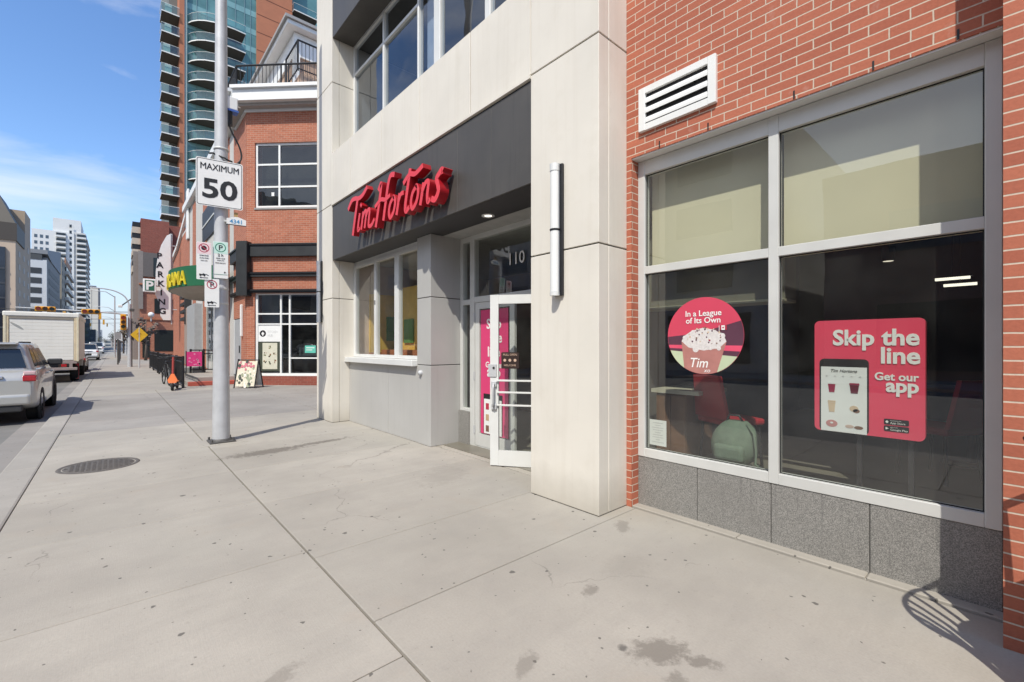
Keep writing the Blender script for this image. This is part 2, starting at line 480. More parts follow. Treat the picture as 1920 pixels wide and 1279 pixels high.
# ------------------------------------------------------------------ mesh builder
class MB:
    def __init__(s):
        s.bm = bmesh.new()
        s.mats = []

    def mi(s, m):
        if m not in s.mats:
            s.mats.append(m)
        return s.mats.index(m)

    def _fin(s, faces, m, smooth=False):
        i = s.mi(m)
        for f in faces:
            f.material_index = i
            f.smooth = smooth
        return s

    def box(s, x0, y0, z0, x1, y1, z1, m, bev=0.0, seg=1, M=None):
        vs = bmesh.ops.create_cube(s.bm, size=1)['verts']
        c = Vector(((x0 + x1) / 2, (y0 + y1) / 2, (z0 + z1) / 2))
        d = Vector((abs(x1 - x0), abs(y1 - y0), abs(z1 - z0)))
        for v in vs:
            v.co = Vector((v.co.x * d.x, v.co.y * d.y, v.co.z * d.z)) + c
            if M:
                v.co = M @ v.co
        fs = {f for v in vs for f in v.link_faces}
        s._fin(fs, m)
        if bev:
            es = list({e for v in vs for e in v.link_edges})
            r = bmesh.ops.bevel(s.bm, geom=es, offset=bev, segments=seg, profile=0.5, affect='EDGES', clamp_overlap=True)
            s._fin(r['faces'], m, False)
        return s

    def face(s, pts, m, smooth=False):
        vs = [s.bm.verts.new(p) for p in pts]
        f = s.bm.faces.new(vs)
        return s._fin([f], m, smooth)

    def prism(s, pts, off, m, side=None, bevel_front=0.0):
        """closed polygon pts (3D, planar) pushed along the vector off"""
        off = Vector(off)
        a = [s.bm.verts.new(p) for p in pts]
        b = [s.bm.verts.new(Vector(p) + off) for p in pts]
        n = len(pts)
        fs = [s.bm.faces.new(a), s.bm.faces.new(list(reversed(b)))]
        s._fin(fs, m)
        sd = []
        for i in range(n):
            j = (i + 1) % n
            sd.append(s.bm.faces.new((a[j], a[i], b[i], b[j])))
        s._fin(sd, side or m)
        bmesh.ops.recalc_face_normals(s.bm, faces=fs + sd)
        return s

    def cyl(s, p0, p1, r0, m, r1=None, n=16, caps=True, smooth=True):
        p0, p1 = Vector(p0), Vector(p1)
        r1 = r0 if r1 is None else r1
        d = (p1 - p0).normalized()
        u = d.orthogonal().normalized()
        v = d.cross(u)
        A, B = [], []
        for i in range(n):
            a = 2 * PI * i / n
            k = u * math.cos(a) + v * math.sin(a)
            A.append(s.bm.verts.new(p0 + k * r0))
            B.append(s.bm.verts.new(p1 + k * r1))
        fs = [s.bm.faces.new((A[i], A[(i + 1) % n], B[(i + 1) % n], B[i])) for i in range(n)]
        s._fin(fs, m, smooth)
        if caps:
            for ring, rev in ((A, True), (B, False)):
                c = [s.bm.verts.new(q.co) for q in ring]
                s._fin([s.bm.faces.new(list(reversed(c)) if rev else c)], m)
        return s

    def lathe(s, prof, m, c=(0, 0, 0), axis='Z', n=24, smooth=True):
        c = Vector(c)
        rings = []
        for r, z in prof:
            ring = []
            for i in range(n):
                a = 2 * PI * i / n
                p = (r * math.cos(a), r * math.sin(a), z)
                if axis == 'X':
                    p = (p[2], p[0], p[1])
                elif axis == 'Y':
                    p = (p[0], p[2], p[1])
                ring.append(s.bm.verts.new(c + Vector(p)))
            rings.append(ring)
        fs = []
        for a, b in zip(rings, rings[1:]):
            for i in range(n):
                j = (i + 1) % n
                fs.append(s.bm.faces.new((a[i], a[j], b[j], b[i])))
        s._fin(fs, m, smooth)
        bmesh.ops.recalc_face_normals(s.bm, faces=fs)
        return s

    def tube(s, pts, r, m, n=8):
        pts = [Vector(p) for p in pts]
        rings = []
        up = None
        for i, p in enumerate(pts):
            d = (pts[min(i + 1, len(pts) - 1)] - pts[max(i - 1, 0)]).normalized()
            u = d.orthogonal().normalized() if up is None else (up - d * up.dot(d)).normalized()
            up = u
            v = d.cross(u)
            rr = r(i / (len(pts) - 1)) if callable(r) else r
            rings.append([s.bm.verts.new(p + (u * math.cos(2 * PI * k / n) + v * math.sin(2 * PI * k / n)) * rr) for k in range(n)])
        fs = []
        for a, b in zip(rings, rings[1:]):
            for k in range(n):
                fs.append(s.bm.faces.new((a[k], a[(k + 1) % n], b[(k + 1) % n], b[k])))
        s._fin(fs, m, True)
        s._fin([s.bm.faces.new(list(reversed(rings[0]))), s.bm.faces.new(rings[-1])], m)
        return s

    def loft(s, rings, m, caps=True, smooth=True):
        R_ = [[s.bm.verts.new(p) for p in r] for r in rings]
        n = len(R_[0])
        fs = []
        for a, b in zip(R_, R_[1:]):
            for i in range(n):
                fs.append(s.bm.faces.new((a[i], a[(i + 1) % n], b[(i + 1) % n], b[i])))
        s._fin(fs, m, smooth)
        cf = []
        if caps:
            for r in (R_[0], R_[-1]):
                cf.append(s.bm.faces.new([s.bm.verts.new(v.co) for v in r]))
            s._fin(cf, m)
        bmesh.ops.recalc_face_normals(s.bm, faces=fs + cf)
        return s

    def sphere(s, c, r, m, sc=(1, 1, 1), u=16, v=10):
        vs = bmesh.ops.create_uvsphere(s.bm, u_segments=u, v_segments=v, radius=r)['verts']
        for q in vs:
            q.co = Vector((q.co.x * sc[0], q.co.y * sc[1], q.co.z * sc[2])) + Vector(c)
        return s._fin({f for q in vs for f in q.link_faces}, m, True)

    def text(s, body, size, m, o, r=(1, 0, 0), u=(0, 0, 1), depth=0.002, bold=0.0, align='CENTER', sxk=1.0, spacing=1.0, shear=0.0):
        cu = bpy.data.curves.new('t', 'FONT')
        cu.body = body
        cu.size = size
        cu.extrude = depth / 2
        cu.offset = bold
        cu.align_x = align
        cu.space_character = spacing
        cu.shear = shear
        cu.resolution_u = 3
        ob = bpy.data.objects.new('t', cu)
        col.objects.link(ob)
        dg = bpy.context.evaluated_depsgraph_get()
        me = bpy.data.meshes.new_from_object(ob.evaluated_get(dg))
        r, u = Vector(r).normalized(), Vector(u).normalized()
        nn = r.cross(u)
        M = Matrix((
            (r.x * sxk, u.x, nn.x, o[0]), (r.y * sxk, u.y, nn.y, o[1]), (r.z * sxk, u.z, nn.z, o[2]), (0, 0, 0, 1)))
        me.transform(M)
        nf = len(s.bm.faces)
        s.bm.from_mesh(me)
        s.bm.faces.ensure_lookup_table()
        s._fin([s.bm.faces[i] for i in range(nf, len(s.bm.faces))], m)
        bpy.data.objects.remove(ob)
        bpy.data.meshes.remove(me)
        bpy.data.curves.remove(cu)
        return s

    def xf(s, M):
        s.bm.transform(M)
        return s

    def build(s, name, parent=None, root=None, kind=None, label=None):
        bm = s.bm
        if root is not None:
            bm.transform(Matrix.Translation(-Vector(root.location)))
        uvl = bm.loops.layers.uv.get('UVMap') or bm.loops.layers.uv.new('UVMap')
        bm.normal_update()
        for f in bm.faces:
            n = f.normal
            if abs(n.z) > 0.8:
                for l in f.loops:
                    l[uvl].uv = (l.vert.co.x, l.vert.co.y)
            else:
                tx, ty = -n.y, n.x
                k = math.hypot(tx, ty) or 1
                for l in f.loops:
                    l[uvl].uv = ((l.vert.co.x * tx + l.vert.co.y * ty) / k, l.vert.co.z)
        me = bpy.data.meshes.new(name)
        bm.to_mesh(me)
        bm.free()
        for m in s.mats:
            me.materials.append(m)
        ob = bpy.data.objects.new(name, me)
        col.objects.link(ob)
        if parent is not None:
            ob.parent = parent
        if kind:
            ob['kind'] = kind
        if label:
            ob['label'] = label
        return ob


def tag(o, label, cat, group=None):
    o['label'] = label
    o['category'] = cat
    if group:
        o['group'] = group
    return o


def thing(name, label, cat, loc=(0, 0, 0), rz=0.0, group=None):
    o = bpy.data.objects.new(name, None)
    o.empty_display_size = 0.1
    col.objects.link(o)
    o.location = loc
    o.rotation_euler = (0, 0, rz)
    return tag(o, label, cat, group)


def copy_tree(o, parent=None):
    c = o.copy()
    col.objects.link(c)
    if parent is not None:
        c.parent = parent
    for ch in [k for k in bpy.data.objects if k.parent == o]:
        copy_tree(ch, c)
    return c


def structure(name, mb):
    return mb.build(name, kind='structure')


def rrect(x0, z0, x1, z1, r, y=0.0, n=5):
    pts = []
    for cx, cz, a0 in ((x1 - r, z1 - r, 0), (x0 + r, z1 - r, 90), (x0 + r, z0 + r, 180), (x1 - r, z0 + r, 270)):
        for i in range(n + 1):
            a = R(a0 + 90 * i / n)
            pts.append((cx + r * math.cos(a), y, cz + r * math.sin(a)))
    return pts


def disc(cx, cz, r, y=0.0, n=32):
    return [(cx + r * math.cos(2 * PI * i / n), y, cz + r * math.sin(2 * PI * i / n)) for i in range(n)]


def ringxz(mb, cx, cz, r0, r1, y, m, n=32):
    for i in range(n):
        a, b = 2 * PI * i / n, 2 * PI * (i + 1) / n
        mb.face([(cx + r0 * math.cos(a), y, cz + r0 * math.sin(a)), (cx + r1 * math.cos(a), y, cz + r1 * math.sin(a)),
                 (cx + r1 * math.cos(b), y, cz + r1 * math.sin(b)), (cx + r0 * math.cos(b), y, cz + r0 * math.sin(b))], m)


# ------------------------------------------------------------------ ground, road, pavement
g = MB()
g.face([(-2500, -1500, -0.30), (2500, -1500, -0.30), (2500, 4000, -0.30), (-2500, 4000, -0.30)], ground_mat)
structure('ground', g)
g = MB()
g.box(-13.6, -70, -0.25, -1.36, 900, -0.10, asphalt)
structure('road', g)
g = MB()
y = -40.0
while y < 420:
    L_ = 3.0 if y < 60 else 12
    g.box(-1.355, y, -0.2, -1.005, y + L_ - 0.012, -0.085, gutter_mat, 0.006)
    y += L_
structure('gutter', g)
g = MB()
y = -40.0
while y < 420:
    L_ = 3.0 if y < 60 else 12
    g.box(-1.0, y, -0.2, -0.688, y + L_ - 0.01, -0.002, kerb_mat, 0.02, 2)
    y += L_
structure('kerb', g)
g = MB()
g.box(-18, -70, -0.2, -13.6, 900, 0.02, far_pave, 0.02)
structure('far_side_pavement', g)

g = MB()
# dirty bed seen in the joints
g.box(-0.68, -12, -0.2, 4.6, 19.3, -0.022, plain('joint dirt', (0.15, 0.13, 0.105), 0.95, var=0.2, scale=20))


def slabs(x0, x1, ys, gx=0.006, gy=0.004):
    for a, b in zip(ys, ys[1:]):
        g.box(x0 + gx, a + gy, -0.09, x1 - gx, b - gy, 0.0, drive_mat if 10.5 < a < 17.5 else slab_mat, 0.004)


left = [-6.7, -5.27, -3.84, -2.4, -0.97, 0.5, 1.96, 3.415, 4.855, 6.21, 7.65, 9.1, 10.6, 12.1, 13.6, 15.1, 16.6, 18.0, 19.3]
right = [-6.7, -5.3, -3.9, -2.5, -0.9, 2.31, 3.28, 4.74, 6.2, 7.75, 9.25, 10.8, 12.3, 13.8, 15.3, 16.8, 18.1, 19.3]
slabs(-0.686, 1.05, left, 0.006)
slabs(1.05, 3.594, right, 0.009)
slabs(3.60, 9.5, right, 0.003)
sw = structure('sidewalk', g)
g = MB()
y = 19.31
while y < 420:
    L_ = 1.6 if y < 60 else 20
    g.box(-0.68, y, -0.2, 3.55, y + L_ - 0.008, 0.0, far_pave)
    y += L_
structure('far_sidewalk', g)
# the concrete toe along the granite base, a little proud of the slabs
g = MB()
for a, b in ((0.02, 0.62), (0.625, 1.42), (1.425, 2.36)):
    g.box(3.60, a, -0.05, 3.70, b, 0.014, slab_mat, 0.006)
structure('wall_toe_strip', g)
# raised entrance platform by the corner building with a red step edge
g = MB()
g.box(2.35, 20.4, 0.0, 3.549, 33, 0.30, far_pave, 0.01)
g.box(2.05, 20.1, 0.0, 3.549, 20.395, 0.15, plain('red step edge', (0.42, 0.09, 0.06), 0.8), 0.01)
g.box(2.05, 20.4, 0.0, 2.345, 33, 0.15, far_pave, 0.01)
structure('entrance_platform', g)

# manhole cover
g = MB()
iron = plain('worn iron', (0.135, 0.12, 0.105), 0.7, 0.3, 0.25, 25, bmp=0.3)
g.lathe([(0.0, 0.004), (0.33, 0.004), (0.335, 0.001)], iron, n=48)
g.lathe([(0.345, 0.001), (0.35, 0.005), (0.385, 0.005), (0.39, 0.0)], iron, n=48)
for i in range(-6, 7):
    for j in range(-6, 7):
        if i * i + j * j < 37:
            g.box(i * 0.05 - 0.014, j * 0.05 - 0.014, 0.002, i * 0.05 + 0.014, j * 0.05 + 0.014, 0.009, iron)
mh = g.build('manhole_cover')
mh.location = (-0.13, 7.6, 0.0)
tag(mh, 'round worn iron manhole cover in the pavement left of the pole', 'manhole cover')

# ------------------------------------------------------------------ white panelled shop building
WB = thing('white_panel_building', 'white panelled shop building with charcoal fascia, beside the brick window wall', 'building', (3.5, 6, 0))


def wp(mb, name, parent=None, label=None):
    """a part given in street coordinates: parts hang from the white building"""
    p = parent or WB
    return mb.build(name, parent=p, root=WB, label=label)


def pillar(y0, y1, zs, back):
    m = MB()
    m.box(3.172, y0 + 0.012, 0, back, y1 - 0.012, 13.9, joint_dark)
    for a, b in zip(zs, zs[1:]):
        m.box(3.16, y0, a + 0.007, 3.30, y1, b - 0.007, white_panel, 0.004)
        m.box(3.307, y0, a + 0.007, back - 0.002, y1, b - 0.007, white_panel, 0.004)
    return m


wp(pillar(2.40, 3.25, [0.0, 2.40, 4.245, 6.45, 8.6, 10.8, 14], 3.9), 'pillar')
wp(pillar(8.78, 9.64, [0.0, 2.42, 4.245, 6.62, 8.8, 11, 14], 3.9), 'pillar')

m = MB()
m.box(3.185, 3.255, 3.17, 3.36, 8.775, 4.21, black)
ys = [3.253, 3.9, 4.56, 5.23, 5.88, 6.55, 7.25, 7.95, 8.777]
for a, b in zip(ys, ys[1:]):
    m.box(3.17, a + 0.0015, 3.157, 3.20, b - 0.0015, 4.188, fascia_mat, 0.002)
wp(m, 'fascia')
m = MB()
m.box(3.201, 3.253, 3.156, 4.08, 8.777, 3.168, plain('dark soffit', (0.05, 0.05, 0.05), 0.6))
wp(m, 'soffit')
m = MB()
m.box(3.145, 3.253, 4.212, 3.5, 8.777, 4.247, white_panel)
for a, b in zip([3.25, 4.28, 5.46, 6.64, 7.88], [4.28, 5.46, 6.64, 7.88, 8.78]):
    m.box(3.16, a + 0.007, 4.256, 3.50, b - 0.007, 5.23, white_panel, 0.004)
m.box(3.2, 3.26, 4.25, 3.6, 8.77, 5.215, joint_dark)
wp(m, 'spandrel')
m = MB()
m.box(3.17, 3.253, 7.47, 3.60, 8.777, 9.2, fascia_mat)
wp(m, 'fascia')
m = MB()
m.box(3.601, 3.253, 7.48, 14, 8.777, 13.6, joint_dark)
m.box(3.9, 2.41, 7.6, 14, 3.25, 13.6, joint_dark)
m.box(3.9, 8.78, 0, 14, 9.6, 13.6, white_panel)
m.box(3.16, 3.253, 9.3, 3.595, 8.777, 13.8, white_panel)
m.box(3.3, 2.45, 13.6, 14, 9.6, 13.85, joint_dark)
wp(m, 'upper_wall')

# upper window band: frame, transom, wide columns, panes
m = MB()
FX0, FX1 = 3.575, 3.655
for a, b in ((8.777, 8.70), (7.47, 7.41), (6.25, 6.20), (5.76, 5.59), (4.53, 4.42), (3.31, 3.255)):
    m.box(FX0, b, 5.23, FX1, a, 7.468, alu_white, 0.004)
for a, b in ((8.70, 7.47), (7.41, 6.25)):
    m.box(FX0 + 0.004, b, 6.86, FX1 - 0.004, a, 6.91, alu_white)
for a, b in ((8.70, 7.47), (7.41, 6.25), (6.20, 5.76), (5.59, 4.53), (4.42, 3.31)):
    m.box(FX0 + 0.004, b, 7.42, FX1 - 0.004, a, 7.466, alu_white)
    m.box(FX0 + 0.004, b, 5.232, FX1 - 0.004, a, 5.28, alu_white)
uf = wp(m, 'window_frame')
m = MB()
for a, b, g_ in ((8.70, 7.47, 0), (7.41, 6.25, 0), (6.20, 5.76, 0), (5.59, 4.53, 0), (4.42, 3.31, 0)):
    m.face([(3.62, a, 5.28), (3.62, b, 5.28), (3.62, b, 7.42), (3.62, a, 7.42)], glass_up)
wp(m, 'pane', uf)
m = MB()
m.box(3.66, 3.3, 5.2, 9, 8.77, 5.26, room_floor)
m.face([(6.5, 3.3, 5.2), (6.5, 8.77, 5.2), (6.5, 8.77, 7.46), (6.5, 3.3, 7.46)], dark_room)
m.face([(3.66, 8.765, 5.27), (6.5, 8.765, 5.27), (6.5, 8.765, 7.46), (3.66, 8.765, 7.46)], plain('office wall', (0.3, 0.3, 0.3), 0.9))
wp(m, 'upper_room')
m = MB()
m.face([(3.72, 6.18, 5.3), (3.72, 5.80, 5.3), (3.72, 5.80, 7.42), (3.72, 6.18, 7.42)], plain('pale window shade', (0.62, 0.66, 0.72), 0.8))
wp(m, 'window_shade')

# service window and grey cladding under it
m = MB()
for a, b, c_, d_ in ((7.10, 8.775, 0.0, 1.175), (6.105, 7.095, 0.0, 1.175)):
    m.box(3.50, a + 0.002, c_ + 0.004, 3.62, b - 0.002, d_, grey_panel, 0.003)
wp(m, 'wall_panel')
m = MB()
for a, b in ((0.004, 1.20), (1.212, 2.215), (2.227, 3.153)):
    m.box(3.49, 5.71, a, 4.04, 6.10, b, grey_panel, 0.004)
m.box(3.50, 5.722, 0, 4.03, 6.09, 3.15, black)
wp(m, 'column')
m = MB()
m.lathe([(0.0, -0.05), (0.028, -0.045), (0.04, -0.02), (0.04, 0.0)], steel, (3.49, 5.98, 1.085), 'X', 16)
wp(m, 'wall_fitting')
m = MB()
m.box(3.40, 6.105, 1.18, 3.66, 8.775, 1.275, alu_white, 0.006)
wp(m, 'window_sill')
m = MB()
for a, b in ((8.775, 8.67), (7.83, 7.74), (7.03, 6.88), (6.20, 6.105)):
    m.box(3.58, b, 1.28, 3.66, a, 3.085, alu_white, 0.004)
for a, b in ((8.67, 7.83), (7.74, 7.03), (6.88, 6.20)):
    m.box(3.584, b, 1.28, 3.656, a, 1.335, alu_white)
    m.box(3.584, b, 3.03, 3.656, a, 3.083, alu_white)
m.box(3.60, 6.105, 3.088, 3.70, 8.775, 3.154, alu_white)
m.box(3.575, 7.80, 2.25, 3.585, 7.77, 2.33, black)
sf = wp(m, 'window_frame')
m = MB()
for a, b in ((8.67, 7.83), (7.74, 7.03), (6.88, 6.20)):
    m.face([(3.62, a, 1.335), (3.62, b, 1.335), (3.62, b, 3.03), (3.62, a, 3.03)], glass)
wp(m, 'pane', sf)

# door recess
DX = 4.05
m = MB()
def fr(y0, y1, z0, z1, d=0.0):
    m.box(DX - 0.035 + d, y0, z0, DX + 0.055 - d, y1, z1, alu, 0.003)
fr(5.635, 5.705, 0.50, 3.15)
fr(5.34, 5.45, 0.0, 3.15)
fr(5.45, 5.635, 2.12, 2.20, 0.003)
fr(5.45, 5.635, 0.50, 0.545, 0.003)
fr(5.45, 5.635, 3.07, 3.15, 0.003)
fr(3.34, 5.34, 2.14, 2.225, 0.003)
fr(3.34, 5.34, 3.08, 3.15, 0.003)
fr(3.255, 3.34, 0.0, 3.15)
fr(3.54, 3.62, 0.0, 2.14, 0.002)
dfm = wp(m, 'door_frame')
m = MB()
m.face([(DX, 5.635, 0.545), (DX, 5.45, 0.545), (DX, 5.45, 2.12), (DX, 5.635, 2.12)], glass)
m.face([(DX, 5.635, 2.20), (DX, 5.45, 2.20), (DX, 5.45, 3.07), (DX, 5.635, 3.07)], glass)
m.face([(DX, 5.34, 2.225), (DX, 3.34, 2.225), (DX, 3.34, 3.08), (DX, 5.34, 3.08)], glass)
m.face([(DX, 3.54, 0.0), (DX, 3.34, 0.0), (DX, 3.34, 2.14), (DX, 3.54, 2.14)], glass)
wp(m, 'pane', dfm)
m = MB()
m.text('110', 0.235, text_white, (DX - 0.012, 4.44, 2.60), (0, -1, 0), (0, 0, 1), 0.003)
wp(m, 'street_number', dfm)
m = MB()
m.box(DX - 0.06, 5.445, 0.0, DX + 0.06, 5.705, 0.498, granite)
wp(m, 'granite_base')
m = MB()
m.box(4.02, 3.3, 0.0, 4.12, 5.34, 0.012, alu)
wp(m, 'threshold')
# fixed leaf with the tall crimson banner
m = MB()
m.box(DX - 0.022, 5.235, 0.02, DX + 0.022, 5.335, 2.135, alu, 0.003)
m.box(DX - 0.022, 4.46, 0.02, DX + 0.022, 4.56, 2.135, alu, 0.003)
m.box(DX - 0.020, 4.56, 2.04, DX + 0.020, 5.235, 2.135, alu)
m.box(DX - 0.020, 4.56, 0.02, DX + 0.020, 5.235, 0.20, alu)
for z in (0.25, 1.05, 1.92):
    m.cyl((DX - 0.03, 5.345, z - 0.06), (DX - 0.03, 5.345, z + 0.06), 0.014, steel, n=8)
fd = wp(m, 'door')
m = MB()
m.face([(DX, 5.235, 0.20), (DX, 4.56, 0.20), (DX, 4.56, 2.04), (DX, 5.235, 2.04)], glass)
wp(m, 'pane', fd)
m = MB()
bx = DX - 0.006
m.box(bx - 0.003, 4.60, 0.215, bx, 5.215, 2.02, plain('crimson banner', (0.66, 0.05, 0.17), 0.5, 0, 0.03, 3))
rdir, udir = (0, -1, 0), (0, 0, 1)
for body, size, y_, z_, bo in (('Skip', 0.20, 4.91, 1.745, 0.004), ('the', 0.20, 4.86, 1.545, 0.004), ('line', 0.20, 4.91, 1.345, 0.004), ('Get our', 0.115, 4.91, 1.185, 0.002), ('app', 0.21, 4.91, 1.055, 0.004)):
    m.text(body, size, text_white, (bx - 0.006, y_, z_), rdir, udir, 0.003, bo)
m.box(bx - 0.0055, 4.72, 0.225, bx - 0.003, 5.145, 0.80, black)
m.box(bx - 0.009, 4.735, 0.225, bx - 0.006, 5.13, 0.725, white_sheet)
for k, zz in enumerate((0.62, 0.46, 0.30)):
    for yy in (5.05, 4.82):
        m.box(bx - 0.012, yy - 0.035, zz - 0.045, bx - 0.0095, yy + 0.035, zz + 0.045, [red_ring, plain('biscuit', (0.5, 0.33, 0.2), 0.8), plain('brown glaze', (0.2, 0.1, 0.07), 0.7)][k])
wp(m, 'banner', fd)

# open leaf: built along local x from its hinge, then swung
hx, hy = 4.02, 3.62
ang = math.atan2(4.33 - hy, 3.51 - hx)
MD = Matrix.Translation((hx, hy, 0)) @ Matrix.Rotation(ang, 4, 'Z')
W_ = 0.875
m = MB()
m.box(W_ - 0.108, -0.022, 0.012, W_, 0.022, 2.128, alu_white, 0.003)
m.box(0.0, -0.022, 0.012, 0.108, 0.022, 2.128, alu_white, 0.003)
m.box(0.108, -0.02, 2.018, W_ - 0.108, 0.02, 2.127, alu_white)
m.box(0.108, -0.02, 0.013, W_ - 0.108, 0.02, 0.20, alu_white)
od = wp(m.xf(MD), 'door')
m = MB()
m.face([(0.108, 0, 0.20), (W_ - 0.108, 0, 0.20), (W_ - 0.108, 0, 2.018), (0.108, 0, 2.018)], glass)
wp(m.xf(MD), 'pane', od)
m = MB()
for z in (1.068, 0.923, 0.765):
    m.box(0.10, 0.03, z - 0.011, W_ - 0.09, 0.05, z + 0.011, alu_white, 0.003)
wp(m.xf(MD), 'push_bar', od)
m = MB()
m.box(W_ - 0.085, 0.022, 1.11, W_ + 0.02, 0.034, 1.27, steel, 0.004)
m.cyl((W_ - 0.05, 0.03, 1.225), (W_ - 0.05, 0.042, 1.225), 0.014, black, n=12)
m.tube([(W_ - 0.055, 0.02, 1.03), (W_ - 0.055, 0.07, 1.02), (W_ - 0.055, 0.085, 0.97), (W_ - 0.055, 0.085, 0.80), (W_ - 0.055, 0.07, 0.75), (W_ - 0.055, 0.02, 0.74)], 0.014, steel)
m.box(W_ - 0.09, 0.022, 0.985, W_ - 0.02, 0.05, 1.06, steel, 0.008)
m.box(W_ - 0.09, 0.022, 0.705, W_ - 0.02, 0.05, 0.78, steel, 0.008)
wp(m.xf(MD), 'handle', od)
m = MB()
m.prism([(W_ - 0.365, 0.004, 1.225), (W_ - 0.365, 0.004, 1.405), (W_ - 0.35, 0.004, 1.418), (W_ - 0.15, 0.004, 1.418), (W_ - 0.14, 0.004, 1.405), (W_ - 0.14, 0.004, 1.225), (W_ - 0.15, 0.004, 1.214), (W_ - 0.35, 0.004, 1.214)], (0, 0.003, 0), plain('dark brown sticker', (0.03, 0.015, 0.012), 0.5))
cream = plain('cream print', (0.6, 0.42, 0.32), 0.6)
m.text('PULL OPEN', 0.035, cream, (W_ - 0.25, 0.009, 1.375), (-1, 0, 0), (0, 0, 1), 0.002)
for k in range(3):
    m.prism([(W_ - 0.315 + 0.065 * k + 0.018 * math.cos(a * PI / 6), 0.0075, 1.318 + 0.018 * math.sin(a * PI / 6)) for a in range(12)], (0, 0.002, 0), cream)
m.text('WELCOME', 0.032, cream, (W_ - 0.25, 0.009, 1.245), (-1, 0, 0), (0, 0, 1), 0.002)
wp(m.xf(MD), 'door_sticker', od)
m = MB()
m.lathe([(0.0, -0.004), (0.05, -0.004)], emit('downlight lens', (1, 0.95, 0.85), 1.4), (3.56, 4.44, 3.156), n=20)
m.lathe([(0.05, -0.006), (0.085, -0.008), (0.085, 0)], white_paint, (3.56, 4.44, 3.156), n=20)
wp(m, 'downlight')
# shop interior behind service window and doors
m = MB()
m.box(3.70, 3.3, -0.02, 9.0, 8.77, 0.008, room_floor)
m.face([(7.0, 3.2, 0), (7.0, 8.77, 0), (7.0, 8.77, 3.2), (7.0, 3.2, 3.2)], plain('shop back wall', (0.30, 0.20, 0.11), 0.8, var=0.3, scale=0.8))
m.face([(3.70, 8.77, 0), (7.0, 8.77, 0), (7.0, 8.77, 3.2), (3.70, 8.77, 3.2)], plain('shop side wall', (0.60, 0.48, 0.42), 0.85))
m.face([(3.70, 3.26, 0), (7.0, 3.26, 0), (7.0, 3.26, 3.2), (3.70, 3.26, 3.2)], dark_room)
m.face([(3.70, 3.2, 3.15), (7.0, 3.2, 3.15), (7.0, 8.77, 3.15), (3.70, 8.77, 3.15)], plain('shop ceiling', (0.4, 0.4, 0.38), 0.9))
wp(m, 'interior')
m = MB()
m.box(4.2, 5.9, 1.35, 4.26, 8.2, 2.62, plain('mustard panel', (0.78, 0.50, 0.10), 0.7))
m.box(4.17, 6.55, 1.5, 4.198, 6.95, 2.0, plain('green panel', (0.10, 0.25, 0.05), 0.7))
m.box(4.17, 7.45, 1.55, 4.198, 7.8, 2.0, plain('green panel', (0.10, 0.25, 0.05), 0.7))
m.box(3.95, 5.8, 0.01, 4.19, 8.3, 1.42, plain('orange counter front', (0.50, 0.17, 0.07), 0.6))
m.box(3.9, 8.70, 1.36, 5.4, 8.765, 2.55, plain('mustard panel', (0.78, 0.50, 0.10), 0.7))
m.box(3.9, 8.68, 0.9, 5.4, 8.765, 1.355, plain('orange counter front', (0.50, 0.17, 0.07), 0.6))
m.box(4.25, 8.685, 1.6, 4.5, 8.699, 2.1, plain('green panel', (0.10, 0.25, 0.05), 0.7))
wp(m, 'serving_counter')
# ------------------------------------------------------------------ script sign on the charcoal fascia
SG = thing('shop_sign', 'red script lettering sign with deep sides on the charcoal fascia over the entrance', 'sign', (3.165, 5.97, 3.40))


def crom(P_, n=7):
    P_ = [Vector((p[0], p[1])) for p in P_]
    if len(P_) < 3:
        return P_
    o = []
    for i in range(len(P_) - 1):
        a, b, c, d = P_[max(i - 1, 0)], P_[i], P_[i + 1], P_[min(i + 2, len(P_) - 1)]
        for k in range(n):
            t = k / n
            o.append(0.5 * ((2 * b) + (c - a) * t + (2 * a - 5 * b + 4 * c - d) * t * t + (3 * b - a - 3 * c + d) * t ** 3))
    o.append(P_[-1])
    return o


